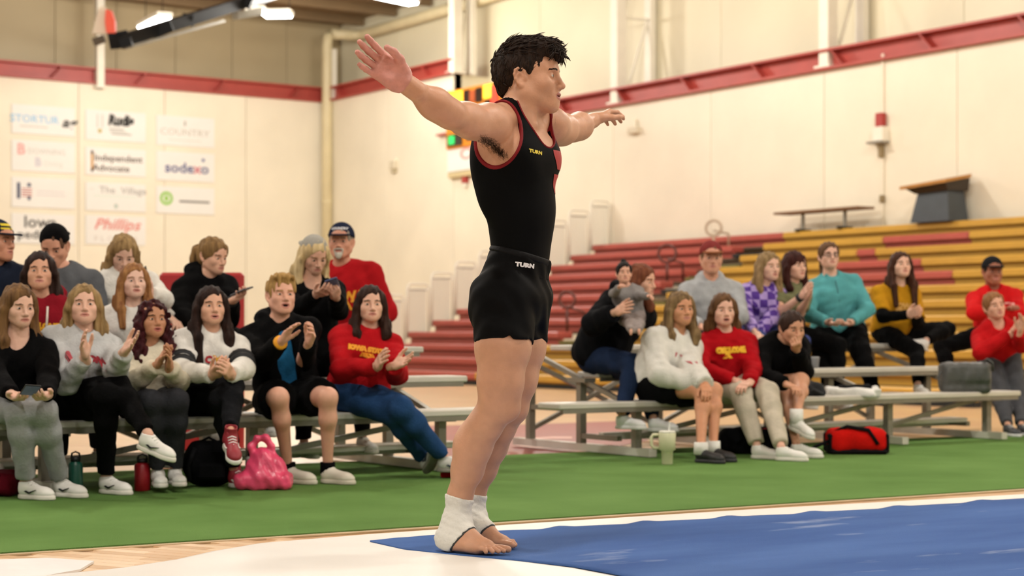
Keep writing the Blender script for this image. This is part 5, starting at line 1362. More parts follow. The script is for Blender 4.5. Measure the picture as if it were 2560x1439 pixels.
# --- ankle tape
M_tape = mat('athletic_tape', '#DAD8CF', 0.75, 0.05, 20, 0.5, 60)
for LL, ft, H_, f_, top_y in ((LN, footN, HN, fN, 1241), (LF, footF, HF, fF, 1232)):
    leg_ = chain(LL[-3:]); a = P(LL[-2][0], top_y, LL[-2][2]); dwn = nrm(P(*LL[-1][:3]) - P(*LL[-2][:3]))
    pr = grow(leg_ + ft[:5], 0.0055) + [Half(a, -dwn + np.array((0.12, 0, 0)), 0.003), Half(H_ + f_ * 0.10 + gU * 0.035, f_ - np.array((0, 0, 0.8)), 0.003), Half(np.array((0, 0, ZFT - 0.002)), (0, 0, -1), 0.003)]
    def twob(x, y, z): return 0.0012 * np.sin(z * 260 + x * 90) * np.sin(x * 40 + y * 55)
    v, qq = sdf(pr, 0.0042, twob, smooth=1); tp = arrobj('ankle_tape', v - gbase, qq, M_tape, gym)
    pr = grow(leg_ + ft[:5], 0.0032) + [Half(H_ + f_ * 0.106 + gU * 0.035, f_ - np.array((0, 0, 0.8)), 0.003), Half(H_ + f_ * 0.085 + gU * 0.035, -f_ + np.array((0, 0, 0.8)), 0.003), Half(np.array((0, 0, ZFT)), (0, 0, -1), 0.003)]
    v, qq = sdf(pr, 0.0042, smooth=1); arrobj('under_wrap', v - gbase, qq, mat('under_wrap', '#3A3B3A', 0.8), tp)

# --- hair: a shaped mass plus separate locks
hp = [Ell((0, -0.022, 0.046), (0.085, 0.106, 0.092)), Ell((0, 0.010, 0.100), (0.073, 0.095, 0.036), None, 0.03), Ell((0, -0.085, 0.0), (0.058, 0.03, 0.06), None, 0.03)]
for x_ in (-0.05, -0.025, 0.0, 0.025, 0.05): hp.append(Cone((x_, 0.065, 0.1), (x_ * 1.05, 0.104 - 8 * x_ * x_, 0.074), 0.022, 0.011, 0.015))
hp += [Ell((0, 0.110, -0.045), (0.095, 0.096, 0.105), None, 0.006, 's'), Half((0, -0.03, -0.058), (0, 0.75, -1.0), 0.006)]
for s_ in (-1, 1): hp.append(Ell((s_ * 0.095, -0.004, -0.022), (0.03, 0.027, 0.045), None, 0.006, 's'))
v, qq = sdf(hp, 0.0035, hair_wob(0.003, 0.022, 3), smooth=1)
hbv = BVHTree.FromPolygons([tuple(x) for x in v], [tuple(f) for f in qq])
hloc = v.copy(); hcen = v[qq].mean(1)
v = HC + HSg * (v @ HAg)
M_gh = mat('hair_gymnast', '#140D09', 0.6, 0.5, 90, 0.2, 300, spec=0.2, stretch=(1, 1, 0.4), col2='#2E1F15')
ho = arrobj('hair', v - gbase, qq, M_gh, gym)
r2 = np.random.RandomState(11); lk = MB()
def toW(p): return HC + HSg * (np.array(p) @ HAg) - gbase
pick = r2.choice(len(hcen), 2400)
for i in pick:
    p0 = hcen[i]; hit = hbv.find_nearest(Vector(p0)); n = np.array(hit[1])
    if n @ (p0 - np.array((0, -0.01, 0.03))) < 0 or p0[2] < -0.05: continue
    top = p0[2] > 0.075
    if not top and abs(p0[0]) > 0.05 and p0[1] > -0.05 and p0[2] < 0.03: continue
    wav = 0.5 * math.sin(p0[0] * 70 + p0[1] * 45)
    fwd = np.array((0.35 * wav + 0.2 * r2.normal(), 0.9, 0.0)) if top else np.array((0.1 * r2.normal(), -0.25 + 0.2 * r2.normal(), -0.95))
    td_ = nrm(fwd - n * (fwd @ n)); L = r2.uniform(0.02, 0.042) if top else r2.uniform(0.010, 0.02); sd_ = np.cross(n, td_)
    lift = r2.uniform(0.0, 0.12) if top else 0.0; cw = r2.normal() * 0.25 + 0.5 * wav
    p1 = p0 + (td_ + n * (lift - 0.08) + sd_ * cw * 0.4) * L * 0.45; p2 = p1 + (td_ + sd_ * cw - n * (lift * 0.6 + 0.22)) * L * 0.4; p3 = p2 + (td_ + sd_ * cw * 1.6 - n * (lift + 0.45)) * L * 0.3
    rr = r2.uniform(0.0016, 0.0034); lk.tube([toW(p) for p in (p0 - n * 0.001, p1, p2, p3)], [rr, rr, rr * 0.7, 0.0002], 4, cap=False)
for i in range(260):         # fringe falling over the forehead
    x = r2.uniform(-0.068, 0.068); y0 = 0.086 - 6.0 * x * x
    p0 = np.array((x, y0 * 0.85, 0.113 + 0.006 * r2.normal())); p1 = p0 + np.array((0.003 * r2.normal(), 0.019, 0.002)); p2 = p1 + np.array((0.004 * r2.normal(), 0.008, -0.018)); p3 = p2 + np.array((0.004 * r2.normal(), 0.001 * r2.normal() - 0.003, -0.015 - 0.010 * r2.rand()))
    rr = r2.uniform(0.0018, 0.0036); lk.tube([toW(p) for p in (p0, p1, p2, p3)], [rr, rr, rr * 0.8, 0.0003], 4, cap=False)
lo_ = lk.build('hair_locks', M_gh, ho, True); lo_['kind'] = 'stuff'
# under-arm hair
ua_ = MB(); bv = BVHTree.FromPolygons([tuple(x) for x in Vg], [tuple(f) for f in Qg])
for i in range(800):
    t_ = r2.rand(); px_ = 1203 + 58 * t_ + 5 * r2.normal(); py_ = 349 + 40 * t_ ** 1.6 + 6 * r2.normal()
    d = nrm(np.array([(px_ - CX) / F, 1, -(py_ - YH) / F])); h = bv.ray_cast(Vector((0, 0, CH)), Vector(d), 12)
    if h[0] is None: continue
    p = np.array(h[0]); n = np.array(h[1]); dd = nrm(np.array((0.5, -0.2, -0.8)) + 0.4 * r2.normal(size=3)); dd = nrm(dd - n * (dd @ n) * 0.8)
    L = r2.uniform(0.006, 0.014); ua_.tube([p - n * 0.001 - gbase, p + n * 0.003 + dd * L * 0.5 - gbase, p + n * 0.003 + dd * L - gbase], [0.0003, 0.00028, 0.0001], 4)
uo = ua_.build('underarm_hair', M_gh, gym); uo['kind'] = 'stuff'

# ================================================================ SPECTATORS
M_fleece = mat('fleece_white', '#DCDAD2', 0.95, 0.06, 20, 0.6, 120, spec=0.1)
def plaid():
    m = bpy.data.materials.new('purple_plaid'); m.use_nodes = True; nt = m.node_tree; b = nt.nodes['Principled BSDF']; b.inputs['Roughness'].default_value = 0.9
    tc = nt.nodes.new('ShaderNodeTexCoord'); ck = nt.nodes.new('ShaderNodeTexChecker'); ck.inputs['Scale'].default_value = 16
    ck.inputs['Color1'].default_value = (*lin('#4B2A86'), 1); ck.inputs['Color2'].default_value = (*lin('#A58FCB'), 1)
    nt.links.new(tc.outputs['Object'], ck.inputs['Vector']); nt.links.new(ck.outputs['Color'], b.inputs['Base Color']); return m
M_plaid = plaid()
WS = ('#E6E4DE', '#DEDAD0', '#EDECE8', False, None)       # plain white trainers
WSN = ('#E6E4DE', '#DEDAD0', '#EDECE8', False, '#16171A')  # white trainers with a dark side mark
BLACK = '#060607'
def wrap_strip(I, x0, x1, f, h, col, name='print', lift=0.003):
    V2, F2 = rect2(x1 - x0, h, 10, 2, (x0 + x1) / 2, 0)
    return wrap_print(name, V2, F2, mat('ink_' + col, col, 0.7), I['top'], I['top'], I['C'](f, 0.1) - I['base'], I['Lr'], I['U'], lift)
def band(I, a, b, f0, f1, r, col, name, parent=None):
    """ring around a limb between two fractions of a bone"""
    p, q = I[a] + (I[b] - I[a]) * f0 - I['base'], I[a] + (I[b] - I[a]) * f1 - I['base']
    return MB().tube([p, q], r, 14).build(name, mat('ink_' + col, col, 0.7) if not hasattr(col, 'name') else col, parent or I['root'], True)

# ---------------- left benches, front row
I = person('woman in black sweater and grey sweatpants looking down past her phone, front row far left', 1, 0, (60, 0), (85, 615), (88, 508), 12, 38, -6, bench='L', sk='#DDB29C',
    ea=(-15, 835), wa=(55, 920), fa=(135, 965), eb=(228, 840), wb=(222, 925), fb=(160, 950), ka=(95, 1005), aa=(122, 1335), kb=(205, 1000), ab=(285, 1325), toes=(62, 58),
    hair=('long', 0.30, '#4A3320', '#80603C'), top=('sweater', BLACK, 0.018, 0.02, 0.98, -0.04, ('vee',)), bottom=('sweatpants', '#9A9C9E', 0.97, 0.012), shoes=WSN, pna=(0.2, -0.2, 1), pnb=(-0.2, -0.2, 1), hpose=('relax', 'relax'))
phone(I, I['wa'] * 0.5 + I['wb'] * 0.5 + np.array((0, -0.06, 0.02)), np.array((0.4, -0.8, 0.3)), (0, -0.2, -1), 'dark phone held in the lap of the woman in grey sweatpants')
I = person('blonde woman in pale grey college hoodie clapping with one leg crossed', 1, 0, (330, 0), (405, 592), (398, 505), 18, 16, 8, bench='L', sk='#DDB09A', mouth=0.0,
    ea=(318, 868), wa=(405, 738), fa=(378, 605), eb=(548, 810), wb=(592, 712), fb=(668, 640), ka=(560, 880), aa=(702, 1110), kb=(500, 925), ab=(503, 1312), toes=(68, 55), fpitch=(-18, 0),
    hair=('back', 0.2, '#66502F', '#A98C60'), top=('hoodie', '#B9BBBB', 0.022, 0.025, 0.95, -0.06, ('hood',)), bottom=('trousers', BLACK, 0.97, 0.008), shoes=WSN, pna=(0.9, -0.3, 0.2), pnb=(-0.75, -0.35, 0.5), hpose=('clap', 'open'), near='nnnnnnnf')
chest_print(I, 'SIMPSON', 0.66, 0.040, '#A5303C', 0.01, 1.15)
I = person('girl with dark red curly hair in cream jacket clapping', 1, 0, (690, 0), (700, 668), (722, 572), 18, 30, 6, bench='L', sk='#B98463', brow='#2A1712', lip='#A3564A', size=0.94, mouth=0.3,
    ea=(628, 870), wa=(748, 775), fa=(798, 678), eb=(842, 860), wb=(800, 785), fb=(808, 680), ka=(715, 955), aa=(748, 1280), kb=(835, 950), ab=(828, 1275), toes=(18, 22), near='nnnnnfnf',
    hair=('curly', 0.27, '#2A0F12', '#43181C'), top=('jacket', '#CFC7B2', 0.024, 0.02, 0.95, -0.04, ('collar',)), bottom=('trousers', '#2B2C30', 0.97, 0.01), shoes=('#DEDDD8', '#D6D3CA', '#EEEDEA', False, None), pna=(0.6, -0.3, 0.2), pnb=(-0.7, -0.3, 0.2), hpose=('clap', 'clap'))
I = person('woman with long straight dark hair in white sweatshirt with black sleeve stripes', 1, 0, (965, 0), (1005, 598), (1000, 510), 15, 22, 6, bench='L', sk='#D8A78C', brow='#2A1C16', mouth=0.5,
    ea=(862, 812), wa=(1015, 825), fa=(1078, 765), eb=(1152, 800), wb=(1090, 825), fb=(1052, 768), ka=(1098, 880), aa=(1092, 1105), kb=(1050, 945), ab=(1112, 1285), toes=(20, 40), fpitch=(-25, 0),
    hair=('long', 0.40, '#1A100D', '#2E1D17'), top=('sweatshirt', '#DEDCD5', 0.022, 0.02, 0.95, -0.05, ('hood',)), bottom=('ripped_jeans', '#121316', 0.95, 0.008), shoes=('#8E1F2C', '#E8E5DF', '#EFEFEF', True, '#E8E5DF'), pna=(0.5, -0.4, 0.6), pnb=(-0.6, -0.4, 0.4), hpose=('relax', 'curl'), near='nnnnnnnf')
for (a, b) in (('sa', 'ea'), ('sb', 'eb')):
    for f0 in (0.62, 0.78): band(I, a, b, f0, f0 + 0.09, 0.0725, '#16171A', 'sleeve_stripe', I['top'])
chest_print(I, 'C', 0.60, 0.05, '#B0262E', -0.015); chest_print(I, 'Y', 0.60, 0.06, '#E0A51E', 0.03)
MB().lathe([(0.058, -0.006), (0.063, 0.0), (0.058, 0.006)], I['ka'] - I['base'] + np.array((0, -0.01, 0.01)), 14, 0, None).build('knee_tear', skin('#D8A78C'), I['bottom'], True)
I = person('blond boy in black jacket, blue shirt and shorts clapping with a yellow wristband', 2, 0, (640, 0), (580, 500), (606, 400), 18, 22, 5, bench='L', sk='#DBA68E', male=True, mouth=0.8, brow='#A9814E', size=0.98,
    ea=(505, 720), wa=(605, 628), fa=(685, 505), eb=(715, 720), wb=(742, 632), fb=(792, 520), ka=(592, 905), aa=(640, 1256), kb=(838, 905), ab=(838, 1256), toes=(60, 55),
    hair=('short', 0.2, '#8A6A3A', '#B8945C', 2), top=('jacket', BLACK, 0.026, 0.02, 0.97, -0.06, ('hood', 'open')), bottom=('shorts', BLACK, 0.36, 0.03), shoes=('#D9D3C4', '#CFC9B8', None, False, None), pna=(0.8, -0.4, 0.0), pnb=(-0.75, -0.5, 0.1), hpose=('clap', 'relax'))
q = [Ell(I['C'](f), (0.145, 0.115, 0.15), I['M3'], 0.05) for f in (0.15, 0.4, 0.65)] + [Half(I['C'](0.9, 0.09), I['U']), Half(I['C'](-0.05), -I['U'])]
v, qq = sdf(q, 0.011, wobble(0.004, 0.09, 4)); arrobj('shirt', v - I['base'], qq, cloth('#1F5C86'), I['root'])
band(I, 'ea', 'wa', 0.92, 1.0, 0.038, '#E8A020', 'wristband'); 
for a in ('aa', 'ab'): MB().tube([I[a] - I['base'] + np.array((0, 0, 0.03)), I[a] - I['base'] + np.array((0, 0, -0.03))], 0.04, 12).build('sock', cloth(BLACK), I['root'], True)
I = person('dark-haired woman in red printed sweatshirt and jeans clapping, legs stretched out', 2, 0, (985, 0), (1045, 540), (1052, 448), 10, 12, 4, bench='L', sk='#DDAF97', brow='#2B1C15', hair=('bob', 0.21, '#1E120E', '#38241B'),
    ea=(905, 765), wa=(1085, 748), fa=(1130, 672), eb=(1185, 790), wb=(1172, 745), fb=(1282, 705), ka=(1165, 985), aa=(1322, 1210), kb=(1205, 960), ab=(1420, 1205), toes=(30, 75), fpitch=(40, 0), lean=0.0,
    top=('sweatshirt', '#A8141B', 0.024, 0.025, 0.97, -0.08, ()), bottom=('jeans', '#24426B', 0.97, 0.012), shoes=('#C9C7C2', '#8E8A80', '#F0F0F0', False, '#3C4456'), pna=(0.7, -0.3, 0.3), pnb=(-0.2, -0.7, 0.6), hpose=('clap', 'open'), near='nnnnnfnf')
chest_print(I, 'IOWA STATE', 0.66, 0.033, '#E39A1C', 0.0, 1.1); chest_print(I, 'ALUM', 0.58, 0.024, '#E39A1C'); 
V2, F2 = disc2(0.08, 0.035, 24, 0, 0, 0.72); wrap_print('print', V2, F2, mat('ink_#E39A1C', '#E39A1C', 0.7), I['top'], I['top'], I['C'](0.44, 0.1) - I['base'], I['Lr'], I['U'])

# ---------------- left benches, rows behind
I = person('man in navy jacket and navy cap cut by the left edge', 1, 2, (-45, 0), (-25, 285), (-8, 200), 40, 62, 0, bench='L', male=True, sk='#C98F74', hair=('crop', 0.2, '#2A1D16'), cap=('#1A2233', False, '#1A2233'),
    top=('jacket', '#171D2B', 0.028, 0.02, 0.97, -0.05, ('collar',)), bottom=('trousers', '#1B1C20', 0.97, 0.012), shoes=WS)
wrap_strip(I, -0.14, 0.16, 0.30, 0.028, '#D8C21E', 'stripe'); wrap_strip(I, 0.04, 0.12, 0.5, 0.03, '#5E7AA8', 'badge')
A_ = I['HA']; V2, F2 = rect2(0.075, 0.014, 6, 1, 0, 0.012); V3, F3 = rect2(0.09, 0.010, 6, 1, 0, -0.010); F2 = F2 + [tuple(i + len(V2) for i in f) for f in F3]; V2 = V2 + V3; wrap_print('print', V2, F2, mat('ink_#D8C21E', '#D8C21E', 0.7), I['cap'], I['cap'], I['hd'] - I['base'] + A_[1] * 0.05 + A_[2] * 0.085, -A_[0], A_[2], 0.002)
I = person('dark-haired woman in maroon hoodie with yellow print behind the black sweater', 1, 1, (190, 0), (205, 440), (188, 345), 5, 14, 6, bench='L', sk='#D3A084', brow='#1E1410', hair=('back', 0.25, '#1E1412', '#34221C'),
    top=('hoodie', '#7C1420', 0.024, 0.025, 0.97, -0.05, ('hood',)), bottom=('trousers', '#1A1B1F', 0.97, 0.01), shoes=WS)
chest_print(I, 'CYCLONE', 0.60, 0.04, '#E8A91E', 0.02, 1.0); chest_print(I, 'STATE', 0.50, 0.05, '#E8A91E', 0.02, 1.0)
for sg in (-1, 1): MB().tube([I['C'](0.86, 0.12, sg * 0.045) - I['base'], I['C'](0.7, 0.15, sg * 0.05) - I['base'], I['C'](0.55, 0.16, sg * 0.05) - I['base']], 0.006, 6).build('drawstring', cloth('#D8D0C4'), I['top'], True)
person('young man in grey shirt and black backwards cap looking down', 1, 2, (300, 0), (285, 300), (258, 222), 0, 0, -22, bench='L', male=True, sk='#C9947A', brow='#3A2A20', hair=('crop', 0.2, '#5A4030'), cap=(BLACK, True, BLACK), mouth=0.0,
    top=('shirt', '#5A5D61', 0.016, 0.01, 0.95, -0.06, ()), bottom=('trousers', '#1B1C20', 0.97, 0.012), shoes=WS)
I = person('woman with wavy blonde hair in white hoodie bent over her phone', 1, 2, (600, 0), (575, 318), (584, 256), 12, 18, -28, bench='L', sk='#DDB49E', brow='#7A5C3C', hair=('longmid', 0.2, '#6A5232', '#AA8D60'),
    ea=(760, 520), eb=(770, 470), wb=(706, 445), fb=(690, 345), top=('hoodie', M_fleece, 0.024, 0.02, 0.97, -0.05, ('hood',)), bottom=('trousers', '#2A2C33', 0.97, 0.012), shoes=WS, pnb=(-0.6, 0.5, 0.1), hpose=('relax', 'curl'))
phone(I, I['wb'], I['db'], (-0.6, 0.5, 0.1), 'grey phone held up by the woman in white hoodie', '#5B564E')
person('young woman with long strawberry blonde hair in white top, middle row', 1, 1, (625, 0), (625, 478), (634, 392), 10, 22, 6, bench='L', sk='#E0B8A4', brow='#8A6240', hair=('long', 0.30, '#74492A', '#A87B4C'), size=0.95, mouth=0.2,
    top=('top', '#D8D6D0', 0.014, 0.01, 0.95, -0.05, ()), bottom=('trousers', '#24262B', 0.97, 0.01), shoes=WS)
I = person('ponytailed woman in black hoodie looking at a phone in her hand', 1, 2, (960, 0), (978, 342), (1008, 268), 35, 52, -12, bench='L', sk='#D8A98F', brow='#6A4A30', hair=('pony', 0.2, '#5A4228', '#94754A'),
    ea=(858, 560), wa=(985, 585), eb=(1085, 560), wb=(1098, 478), fb=(1180, 440), top=('hoodie', BLACK, 0.024, 0.02, 0.97, -0.05, ('hood',)), bottom=('trousers', BLACK, 0.97, 0.012), shoes=WS, pnb=(-0.2, -0.2, 1), hpose=('relax', 'relax'), lean=0.1)
phone(I, I['wb'], I['db'], (-0.2, -0.1, 1), 'phone in the outstretched hand of the ponytailed woman', '#1C1D20')
band(I, 'eb', 'wb', 0.9, 1.0, 0.034, BLACK, 'wristband')
I = person('woman with long pale blonde hair and grey cap in black top reading her phone', 2, 1, (770, 0), (752, 295), (770, 200), 20, 28, -24, bench='L', sk='#D3A48C', brow='#9A7A54', hair=('long', 0.36, '#B59A6A', '#DCC79A'), cap=('#9A9890', True, '#9A9890'),
    ea=(690, 470), wa=(788, 385), fa=(855, 375), eb=(895, 470), wb=(880, 400), fb=(862, 340), top=('sweater', BLACK, 0.02, 0.02, 0.95, -0.05, ('vee',)), bottom=('trousers', BLACK, 0.97, 0.012), shoes=WS, pna=(0.4, -0.3, 0.5), pnb=(-0.5, 0.4, 0.4), hpose=('relax', 'curl'), dY=0.15)
phone(I, I['wb'], I['db'], (-0.3, 0.3, 0.8), 'blue phone in the hands of the pale blonde woman', '#3A4A78')
I = person('older man in red college shirt and navy cap with a white goatee', 2, 2, (955, 0), (905, 222), (905, 133), -6, -5, 2, bench='L', male=True, wide=1.12, sk='#C88F76', brow='#8A7A68', hair=('crop', 0.2, '#8E8478'), cap=('#1A2036', False, '#1A2036'),
    top=('sweatshirt', '#A3161C', 0.022, 0.03, 0.97, -0.06, ()), bottom=('trousers', '#2C3448', 0.97, 0.014), shoes=WS)
chest_print(I, 'IOWA', 0.52, 0.08, '#E39A1C', 0.03, 1.0); chest_print(I, 'STATE', 0.40, 0.08, '#E39A1C', 0.03, 1.0)
V2, F2 = text_mesh('COUNTRY', 0.02, 0.001, 1.1); A_ = I['HA']
wrap_print('print', V2, F2, mat('ink_#D8D8DC', '#D8D8DC', 0.7), I['cap'], I['cap'], I['hd'] - I['base'] + A_[1] * 0.05 + A_[2] * 0.085, -A_[0], A_[2], 0.002)
gp = [Ell((0, 0.098, -0.095), (0.022, 0.014, 0.026)), Ell((0, 0.104, -0.05), (0.03, 0.01, 0.006), None, 0.01), Cone((-0.03, 0.095, -0.055), (-0.018, 0.095, -0.09), 0.006, 0.008, 0.01), Cone((0.03, 0.095, -0.055), (0.018, 0.095, -0.09), 0.006, 0.008, 0.01)]
v, qq = sdf(gp, 0.004); arrobj('goatee', I['hd'] - I['base'] + I['hsz'] * (v @ I['HA']), qq, hair_mat('#B9B2A6'), I['root'])

# ---------------- right benches, front row
I = person('woman in white fleece and black shorts with bare legs, left end of the right bench', 3, 0, (560, 0), (655, 592), (678, 482), 28, 20, 2, sk='#C98F6C', brow='#4A3424', hair=('long', 0.24, '#54402A', '#8E7450'),
    ea=(560, 840), wa=(775, 905), fa=(830, 975), eb=(730, 800), wb=(815, 900), fb=(835, 990), ka=(800, 935), aa=(792, 1266), kb=(865, 935), ab=(862, 1258), toes=(48, 45), near='nnnnnnnn',
    top=('fleece', M_fleece, 0.045, 0.05, 1.0, -0.12, ('collar',)), bottom=('shorts', BLACK, 0.3, 0.03), shoes=('#1B1B1D', '#26262A', None, False, None), pna=(0.1, -0.2, -1), pnb=(-0.1, -0.2, -1))
for a in ('aa', 'ab'): MB().tube([I[a] - I['base'] + np.array((0, 0, 0.045)), I[a] - I['base'] + np.array((0, 0, -0.03))], [0.043, 0.045], 12).build('sock', cloth('#E4E2DC'), I['root'], True)
chest_print(I, 'IOWA', 0.60, 0.075, '#B5555C', 0.03, 1.0); chest_print(I, 'STATE', 0.47, 0.07, '#B5555C', 0.03, 1.0)
wrap_strip(I, 0.0, 0.018, 0.55, 0.26, '#1A1B1E', 'zip')
I = person('woman in bright red hoodie with yellow print and pale khaki sweatpants', 3, 0, (930, 0), (925, 590), (918, 490), 8, 6, 2, sk='#DDAE98', brow='#6A4A30', mouth=0.7, hair=('back', 0.11, '#4A321F', '#6E4E30'), wide=1.08,
    ea=(790, 815), wa=(985, 880), fa=(1060, 900), eb=(1085, 820), wb=(1065, 890), fb=(990, 920), ka=(1015, 950), aa=(1108, 1262), kb=(1165, 945), ab=(1245, 1256), toes=(55, 58),
    top=('hoodie', '#A30F18', 0.026, 0.03, 0.97, -0.05, ('hood',)), bottom=('sweatpants', '#BDB4A2', 0.97, 0.016), shoes=WS, pna=(0.3, -0.2, -1), pnb=(-0.3, -0.2, -1), hpose=('relax', 'relax'))
chest_print(I, 'CYCLONE', 0.68, 0.042, '#E8B41E', 0.0, 1.0, 0.006); chest_print(I, 'X', 0.60, 0.05, '#E8B41E', -0.02, 1.0, 0.008)
I = person('woman in black sweater resting her chin on her fist, legs crossed', 4, 0, (70, 0), (135, 625), (180, 590), 25, 18, -8, sk='#C99476', brow='#2E2018', hair=('tied', 0.2, '#2A1D18', '#3C2A22'), lean=0.22, hdy=-0.05,
    ea=(10, 850), wa=(150, 900), eb=(245, 830), wb=(205, 700), fb=(200, 640), ka=(230, 880), aa=(205, 1090), kb=(150, 965), ab=(205, 1240), toes=(40, 62), fpitch=(-20, 0), near='nnnnnnnf',
    top=('sweater', BLACK, 0.028, 0.03, 0.97, -0.08, ()), bottom=('shorts', BLACK, 0.25, 0.03), shoes=WS, pnb=(-0.3, -0.3, 0.8), hpose=('relax', 'fist'))
MB().tube([I['aa'] - I['base'] + np.array((0, 0, 0.06)), I['aa'] - I['base'] + np.array((0, 0, -0.03))], [0.044, 0.045], 12).build('sock', cloth('#E4E2DC'), I['root'], True)

# ---------------- right benches, rows behind
I = person('person in black puffer coat and jeans turned sideways holding a baby', 3, 1, (205, 0), (385, 385), (455, 325), 55, 60, -5, sk='#D8A88E', brow='#5A3424', hair=('bob', 0.2, '#5A3020', '#7C4A30'),
    ea=(190, 560), wa=(318, 490), fa=(415, 455), eb=(480, 520), wb=(470, 430), fb=(430, 400), ka=(415, 790), aa=(345, 1080), kb=(455, 830), ab=(525, 1095), toes=(60, 60), near='nnfnnnnn', lean=0.05, wide=1.1,
    top=('puffer_coat', '#0C0D10', 0.05, 0.03, 0.93, -0.14, ('hood',)), bottom=('jeans', '#1A2740', 0.97, 0.014), shoes=('#E4E4E4', '#DADAD8', '#F2F2F2', False, None), pna=(0.5, 0.6, -0.2), hpose=('open', 'open'))
bY = I['wa'][1] - 0.02
I = person('baby with dark topknot in grey outfit held up in front of the black coat', 3, 1, (400, 0), (372, 345), (360, 278), 10, 5, 4, sk='#D8A58C', brow='#2A1C16', hair=('bun', 0.1, '#17110F'), size=0.50, hs=1.28, seatz=0.86, dY=-0.42, lean=0.0, hdy=-0.02,
    ea=(305, 385), wa=(335, 352), eb=(450, 400), wb=(500, 405), ka=(395, 560), aa=(400, 600), kb=(440, 560), ab=(445, 600),
    top=('romper', '#7E7A78', 0.012, 0.012, 0.95, -0.15, ()), bottom=('leggings', '#8E8480', 0.97, 0.008), shoes=None, cat='baby')
I = person('man in grey zip hoodie and maroon cap behind the red hoodie', 3, 2, (845, 0), (850, 300), (850, 195), 0, 2, 0, male=True, wide=1.05, sk='#CD987E', brow='#7A5C44', hair=('crop', 0.2, '#6A5038'), cap=('#7A3230', False, '#8E5A3A'),
    ea=(690, 520), wa=(795, 575), eb=(1015, 520), wb=(880, 585), top=('zip_hoodie', '#A3A6A8', 0.026, 0.025, 0.97, -0.05, ('hood',)), bottom=('trousers', '#22262E', 0.97, 0.012), shoes=WS)
wrap_strip(I, -0.004, 0.004, 0.5, 0.3, '#4A4C50', 'zip'); chest_print(I, 'A', 0.62, 0.05, '#B98A8A', 0.09)
person('blonde woman in purple plaid shirt', 3, 2, (1105, 0), (1140, 325), (1172, 245), 15, 25, 2, sk='#DDB29C', brow='#7A5A3A', hair=('longmid', 0.26, '#66502F', '#A08660'), mouth=0.1,
    ea=(1040, 500), wa=(1095, 610), eb=(1190, 520), wb=(1110, 620), top=('flannel_shirt', M_plaid, 0.02, 0.02, 0.95, -0.05, ('collar',)), bottom=('jeans', '#3A4478', 0.97, 0.012), shoes=WS)
I = person('woman with dark bangs in olive T-shirt clapping with a black watch', 4, 2, (125, 0), (178, 310), (195, 240), 30, 30, 2, sk='#DDAF98', brow='#1E1210', hair=('bangs', 0.19, '#2A1210', '#42201A'),
    ea=(120, 490), wa=(235, 405), fa=(290, 325), eb=(225, 500), wb=(270, 410), fb=(310, 330), top=('t_shirt', '#6F7152', 0.018, 0.015, 0.36, -0.06, ()), bottom=('trousers', BLACK, 0.97, 0.012), shoes=WS, pna=(0.8, -0.2, 0.3), pnb=(-0.8, -0.2, 0.3), hpose=('clap', 'clap'))
band(I, 'ea', 'wa', 0.86, 0.97, 0.034, '#111214', 'watch')
I = person('woman in glasses and teal quarter-zip pullover with hands in her lap', 4, 2, (440, 0), (400, 275), (388, 185), 4, 6, 8, sk='#DCAF99', brow='#5A4030', hair=('pony', 0.2, '#4A3424', '#6A4E36'), wide=1.28,
    ea=(275, 510), wa=(385, 555), fa=(465, 575), eb=(605, 480), wb=(510, 555), fb=(430, 575), ka=(350, 730), aa=(385, 900), kb=(565, 715), ab=(650, 960), toes=(0, 25),
    top=('pullover', '#559CA0', 0.022, 0.03, 0.96, -0.06, ('collar',)), bottom=('trousers', BLACK, 0.97, 0.012), shoes=('#55585C', '#3A3C40', '#CFCFCF', False, None), pna=(0.3, -0.1, 1), pnb=(-0.3, -0.1, 1))
A_ = I['HA']; gl = MB(); h0 = I['hd'] - I['base']; sz = I['hsz']
for s_ in (-1, 1):
    c = h0 + sz * (A_[0] * s_ * 0.033 + A_[1] * 0.101 + A_[2] * 0.002)
    gl.tube([c + sz * (A_[0] * 0.024 * math.cos(t) + A_[2] * 0.018 * math.sin(t)) for t in np.linspace(0, 6.2832, 15)], 0.0028, 5)
    gl.tube([c + sz * A_[0] * s_ * 0.024, h0 + sz * (A_[0] * s_ * 0.08 + A_[1] * 0.0)], 0.0028, 5)
gl.build('glasses', mat('glasses_frame', '#1A1412', 0.4), I['root'], True)
wrap_strip(I, -0.004, 0.004, 0.72, 0.16, '#2A5A5E', 'zip')
I = person('woman with long brown hair in mustard T-shirt over black sleeves, ankle on knee', 4, 2, (740, 0), (775, 330), (790, 238), 12, 10, 10, sk='#DDAF97', brow='#3A261C', hair=('long', 0.36, '#2C1810', '#4A2C1C'),
    ea=(690, 520), wa=(835, 510), fa=(895, 480), eb=(890, 560), wb=(880, 510), fb=(930, 490), kb=(1055, 590), ab=(930, 655), ka=(880, 715), aa=(888, 905), toes=(10, -75), fpitch=(0, 15), near='nnnnnnfn',
    top=('t_shirt', '#B5821A', 0.024, 0.025, 0.42, -0.06, ()), bottom=('trousers', BLACK, 0.97, 0.01), shoes=WS, pna=(0.6, -0.3, 0.3), pnb=(-0.6, -0.3, 0.3), hpose=('clap', 'relax'))
q = [Cone(I[a], I[b], r0, r1, 0.02, fl) for a, b, r0, r1, fl in (('sa', 'ea', 0.057, 0.05, 0), ('ea', 'wa', 0.05, 0.037, 1), ('sb', 'eb', 0.057, 0.05, 0), ('eb', 'wb', 0.05, 0.037, 1))]
v, qq = sdf(q, 0.01, wobble(0.003, 0.07, 8)); arrobj('sleeves', v - I['base'], qq, cloth(BLACK), I['root'])
